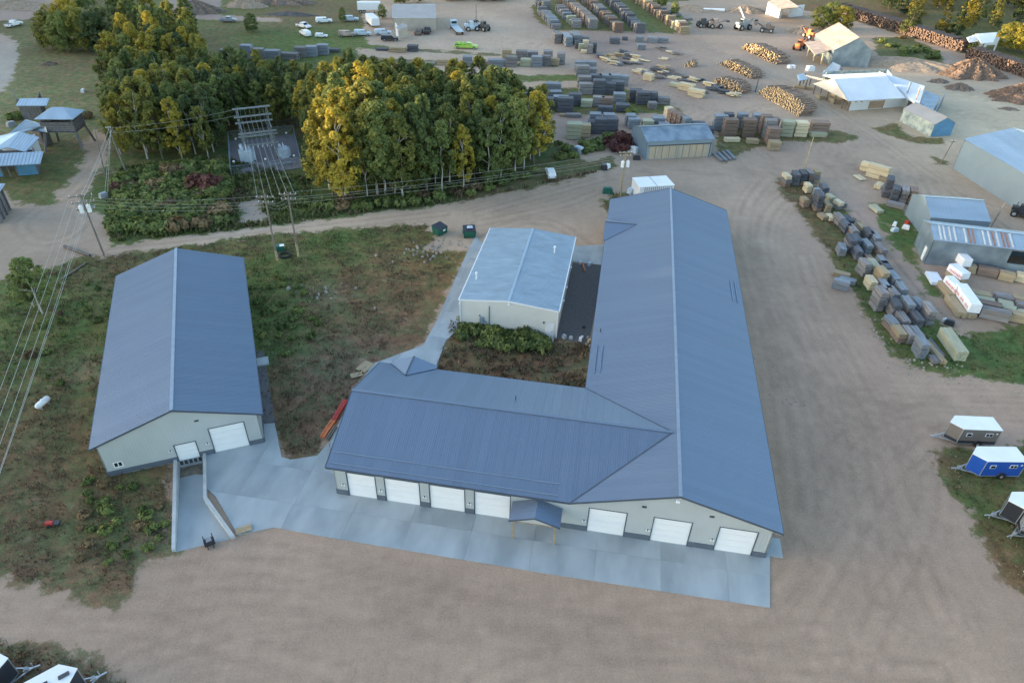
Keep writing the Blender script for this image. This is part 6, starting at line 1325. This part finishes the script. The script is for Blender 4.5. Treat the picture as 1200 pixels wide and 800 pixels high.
loader(553,36,.3,PBLUE,'pale blue loader beside the thin dark pole in the upper yard'); loader(566,36,2.4,DKGREY,'black loader with raised arm right of the pale blue one'); loader(824,32,.2,DKGREY,'dark loader at the left of the machinery by the sandy heap'); loader(838,33,.1,RUSTY,'rusty red loader in the back of the yard'); loader(870,35,.5,STEELG,'grey-green log machine with white boom in the back of the yard',1.2); loader(898,38,2.8,DKGREY,'dark machine at the right of the log machine'); loader(936,58,.9,ORANGE,'orange loader lit by the sun beside the rusty lean-to'); loader(948,45,1.9,ORANGE,'orange machine behind the rusty lean-to'); loader(1196,254,-.6,CHARP,'dark machine parked against the large warehouse wall',.8)
p = G(870,33); o = MB().bar((0,0,3),(-2.2,.6,6.5),.45).build('loader_boom', WHITE); o.location = p; tag(o, 'white boom raised over the grey-green log machine', 'boom')
o = MB().tube((-4,0,.6),(4,0,.6),.6,n=12).build('white_tank', WHITE); o.location = G(836,14); tag(o, 'long white tank lying on the bank at the top of the yard', 'tank')
# white container behind the big roof
t = thing('storage_container', 'white storage container with ribbed side behind the far end of the workshop roof', 'container', tuple(G(763,229)), ang((746,222),(778,220)))
MB().box((0,0,1.4),(6.6,4.2,2.7)).build('box', WHITE, t); MB().box((0,0,2.79),(6.8,4.4,.1)).build('roof', WHITE, t)
for k in range(14): MB().box((-2.3+k*.4,-2.13,1.4),(.12,.06,2.5)).build('side_rib', GREYP, t)
MB().box((.0,0,2.87),(.08,4.4,.05)).build('roof_seam', GREYP, t)
# dumpsters
def dumpster(u, v, rz, label, junk=False):
    t = thing('dumpster', label, 'dumpster', tuple(G(u, v)), rz, 'green dumpsters'); m = MB()
    m.hexa([(-.95,-.7,.12),(.95,-.7,.12),(.95,.7,.12),(-.95,.7,.12)], [(-1.05,-.85,1.3),(1.05,-.85,1.3),(1.05,.85,1.6),(-1.05,.85,1.6)]); m.build('bin', GREEND, t)
    for k in (-1,1): 
        o = MB().hexa([(k*.53-.5,-.87,1.33),(k*.53+.5,-.87,1.33),(k*.53+.5,.87,1.64),(k*.53-.5,.87,1.64)], [(k*.53-.5,-.87,1.39),(k*.53+.5,-.87,1.39),(k*.53+.5,.87,1.70),(k*.53-.5,.87,1.70)]).build('lid', CHARP, t)
        MB().box((k*1.08,0,.9),(.12,1.1,.12)).build('fork_pocket', GREEND, t)
        for j in (-1,1): MB().tube((k*.8,j*.5,0),(k*.8,j*.5,.14),.09,n=8).build('caster', RUBBER, t)
        for j in (-1,1): MB().box((k*.9,-.8,.7),(.08,.08,1.0)).build('rib', GREEND, t) if j > 0 else None
    if junk: MB().box((.1,0,1.78),(1.0,.7,.22), top=(.6,.6)).build('rubbish_bags', PBLUE, t)
    else: MB().box((.15,-.93,.95),(.5,.02,.3)).build('sticker', WHITE, t)
    return t
dumpster(515.5,274,.9,'closed green dumpster on the left of the two by the gravel road'); dumpster(550,277,.15,'green dumpster with pale rubbish on its lid, nearer the cream building',True)
# propane tank
t = thing('propane_tank', 'white propane tank alone in the weeds left of the storage building', 'tank', tuple(G(52,476)), 1.35); t.scale = (.72,)*3; m = MB(); m.tube((-1.0,0,.85),(1.0,0,.85),.5,n=16)
for s in (-1,1):
    m.tube((s*1.0,0,.85),(s*1.22,0,.85),.5,.38,n=16); m.tube((s*1.22,0,.85),(s*1.34,0,.85),.38,.14,n=16)
m.build('tank_shell', WHITE, t, True)
for s in (-1,1): MB().box((s*.7,0,.2),(.15,.8,.5)).build('saddle', GREYP, t)
MB().tube((0,0,1.3),(0,0,1.5),.17,n=10).build('valve_dome', WHITE, t)
# mower, cart, pallets and other small things
t = thing('garden_tiller', 'red and black tiller-like machine lying in the weeds at the lower left', 'machine', tuple(G(59,615)), .1); t.scale = (.75,)*3; MB().box((0,0,.4),(1.1,.6,.4), top=(.8,.8)).build('body', RED, t); MB().box((.9,0,.35),(.7,.7,.3)).build('engine', CHARP, t); MB().bar((-.4,0,.5),(-1.3,0,.9),.07).build('handle', DKGREY, t)
for s in (-1,1): MB().tube((0,s*.38,.25),(0,s*.52,.25),.25,n=12).build('wheel', RUBBER, t)
t = thing('skid_steer_attachment', 'black steel box-like attachment standing at the mouth of the dock ramp', 'attachment', tuple(G(246,637)), .55); MB().box((0,0,.35),(.95,.6,.5)).build('frame', CHARP, t)
for s in (-1,1): MB().box((s*.4,.1,.55),(.1,.5,.9)).build('upright', DKGREY, t); MB().box((s*.25,-.45,.12),(.1,.6,.1)).build('fork', DKGREY, t)
MB().box((0,-.05,.68),(.5,.35,.18)).build('grey_box', GREYP, t)
def pallet(u, v, rz, label, s=1.2, mat=LUM['tan'], n=7, L=1.2, z=0):
    p = G(u, v); t = thing('pallet', label, 'pallet', (p.x,p.y,z), rz)
    for k in range(n): MB().box((0,-s/2+s*(k+.5)/n,.13),(L,s/n*.9,.03)).build('slat', mat, t)
    for k in (-1,0,1): MB().box((k*L*.45,0,.06),(.09,s,.1)).build('runner', mat, t)
    return t
pallet(286,621.5,.45,'small wooden pallet at the edge of the apron right of the ramp',z=.1,n=4,L=1.5,s=.8)
pallet(428,430,ang((421,438),(433,427)),'larger weathered wooden panel by the patio corner',1.5,LUM['tan'],8,2.0); pallet(418,440,ang((411,443),(424,440)),'smaller grey wooden panel by the patio corner',.9,LUM['tan'],5,1.5)
def pile2(p0, p1, mat, label, n=3, w_=.7, name='stacked_beams', h=.3):
    a, b = G(*p0), G(*p1); d = b-a; t = thing(name, label, 'beams', tuple(a), math.atan2(d.y,d.x)); L = d.length
    for k in range(n): MB().box((L/2,(k-(n-1)/2)*w_/n,h/2+random.uniform(0,.12)),(L*random.uniform(.92,1),w_/n*.8,h)).build('beam', mat, t)
pile2((391,494),(405,470),RED,'bright red steel racking beams lying along the workshop end wall',3,.6); pile2((378,514),(391,494),ORANGE,'orange-brown timbers in line with the red beams',3,.6); pile2((383,517),(394,501),POLE,'dull poles lying beside the orange timbers',2,.4)
pile2((682,309),(686,320),ORANGE,'thin reddish plank lying on the dark gravel strip',1,.2)
for k, (u, v, s) in enumerate(((684,384,.35),(682,396,.3),(680,399,.45),(661,396,.5),(669,397,.4),(691,401,.45),(691,311,.5),(680,309,.4))):
    o = MB().box((0,0,s/2),(s*1.3,s,s),top=(.8,.8)).build('small_box', [DKGREY,WHITE,WHITE,CONCW,CONCW,LUM['tan'],PBLUE,PBLUE][k]); o.location = G(u,v)+Vector((0,0,.03)); o.rotation_euler = (0,0,k*.7); tag(o, ['black box on the dark gravel strip','white bucket at the foot of the dark gravel strip','pale sack beside the white bucket','pale block at the lower left of the gravel strip','second pale block at the foot of the gravel strip','tan box at the lower right of the gravel strip','blue-grey box by the rear pad, right one','blue-grey box by the rear pad, left one'][k], 'box')
t = thing('pad_transformer', 'dark pad-mounted box with white lid between the pale-butted poles', 'transformer box', tuple(G(329,293)), .3); MB().box((0,0,.45),(1.2,1.0,.9)).build('cabinet', GREEND, t); MB().box((.3,-.2,.93),(.7,.7,.06)).build('lid', WHITE, t)
t = thing('shadow_ring', 'black ring standing for a shadow in the grass by the pole pair', 'dark_ring', tuple(G(334,300)), 0); m = MB(); n = 18  # black ring shape stands in for the shadow beside the pad box
for i in range(n):
    a, b = 2*PI*i/n, 2*PI*(i+1)/n; m.tube((.85*math.cos(a),.85*math.sin(a),.18),(.85*math.cos(b),.85*math.sin(b),.18),.2,n=6,caps=False)
m.build('dark_ring', RUBBER, t)
for u, v, r_, lb in ((850,1,0,''),): pass
for i, (u, v, mt, s, lb) in enumerate([(712,226,GREEND,1.3,'green skip-like bin on the grassy island, left of the pole'),(740,226,PBLUE,1.2,'pale blue box beside the white container'),(713,224,DKGREY,.7,'dark box on the grassy island'),(678,178,PBLUE,1.4,'pale blue junk panel in the bushes left of the tin shed'),(672,179,DKGREY,1.2,'dark junk beside the pale blue panel'),(711,197,WHITE,1.0,'white object beside the road left of the transformer pole'),(708,198,CHARP,1.2,'dark drum beside the white object by the road'),(742,178,WHITE,1.4,'white panel leaning near the tin shed corner'),(746,187,CHARP,1.0,'dark wheel-like junk by the tin shed corner'),(122,231,GREYP,1.0,'white box in the weeds by the gravel loop'),(98,108,WHITE,.9,'tiny white sign post on the meadow'),(1112,380,CHARP,.9,'dark tub on the lawn by the heap'),(1107,376,WHITE,.5,'small white pail on the lawn by the dark tub'),(1048,264,WHITE,.7,'white pipe-like debris by the tin shed'),(1063,262,RED,.6,'red and white scrap by the tin shed'),(1061,268,WHITE,.8,'white gutter scrap below the red scrap'),(1048,271,PBLUE,.8,'pale green board on the weedy patch'),(14,148,GREYP,1.2,'grey box in the grass left of the board hut'),(925,80,WHITE,1.0,'white barrel in the yard, left of two'),(929,80,WHITE,1.0,'white barrel in the yard, right of two'),(949,83,WHITE,1.6,'white tank in the yard near the blue-roofed shed'),(1098,260,CHARP,.8,'dark box on the yard')][:-1]):
    o = MB().box((0,0,s*.4),(s*1.5,s*.9,s*.8),top=(.82,.85)); o.box((0,0,s*.84),(s*.9,s*.5,.08)); o = o.build('yard_box', mt); o.location = G(u, v); o.rotation_euler = (0,0,i*.8); tag(o, lb, 'box')
o = None
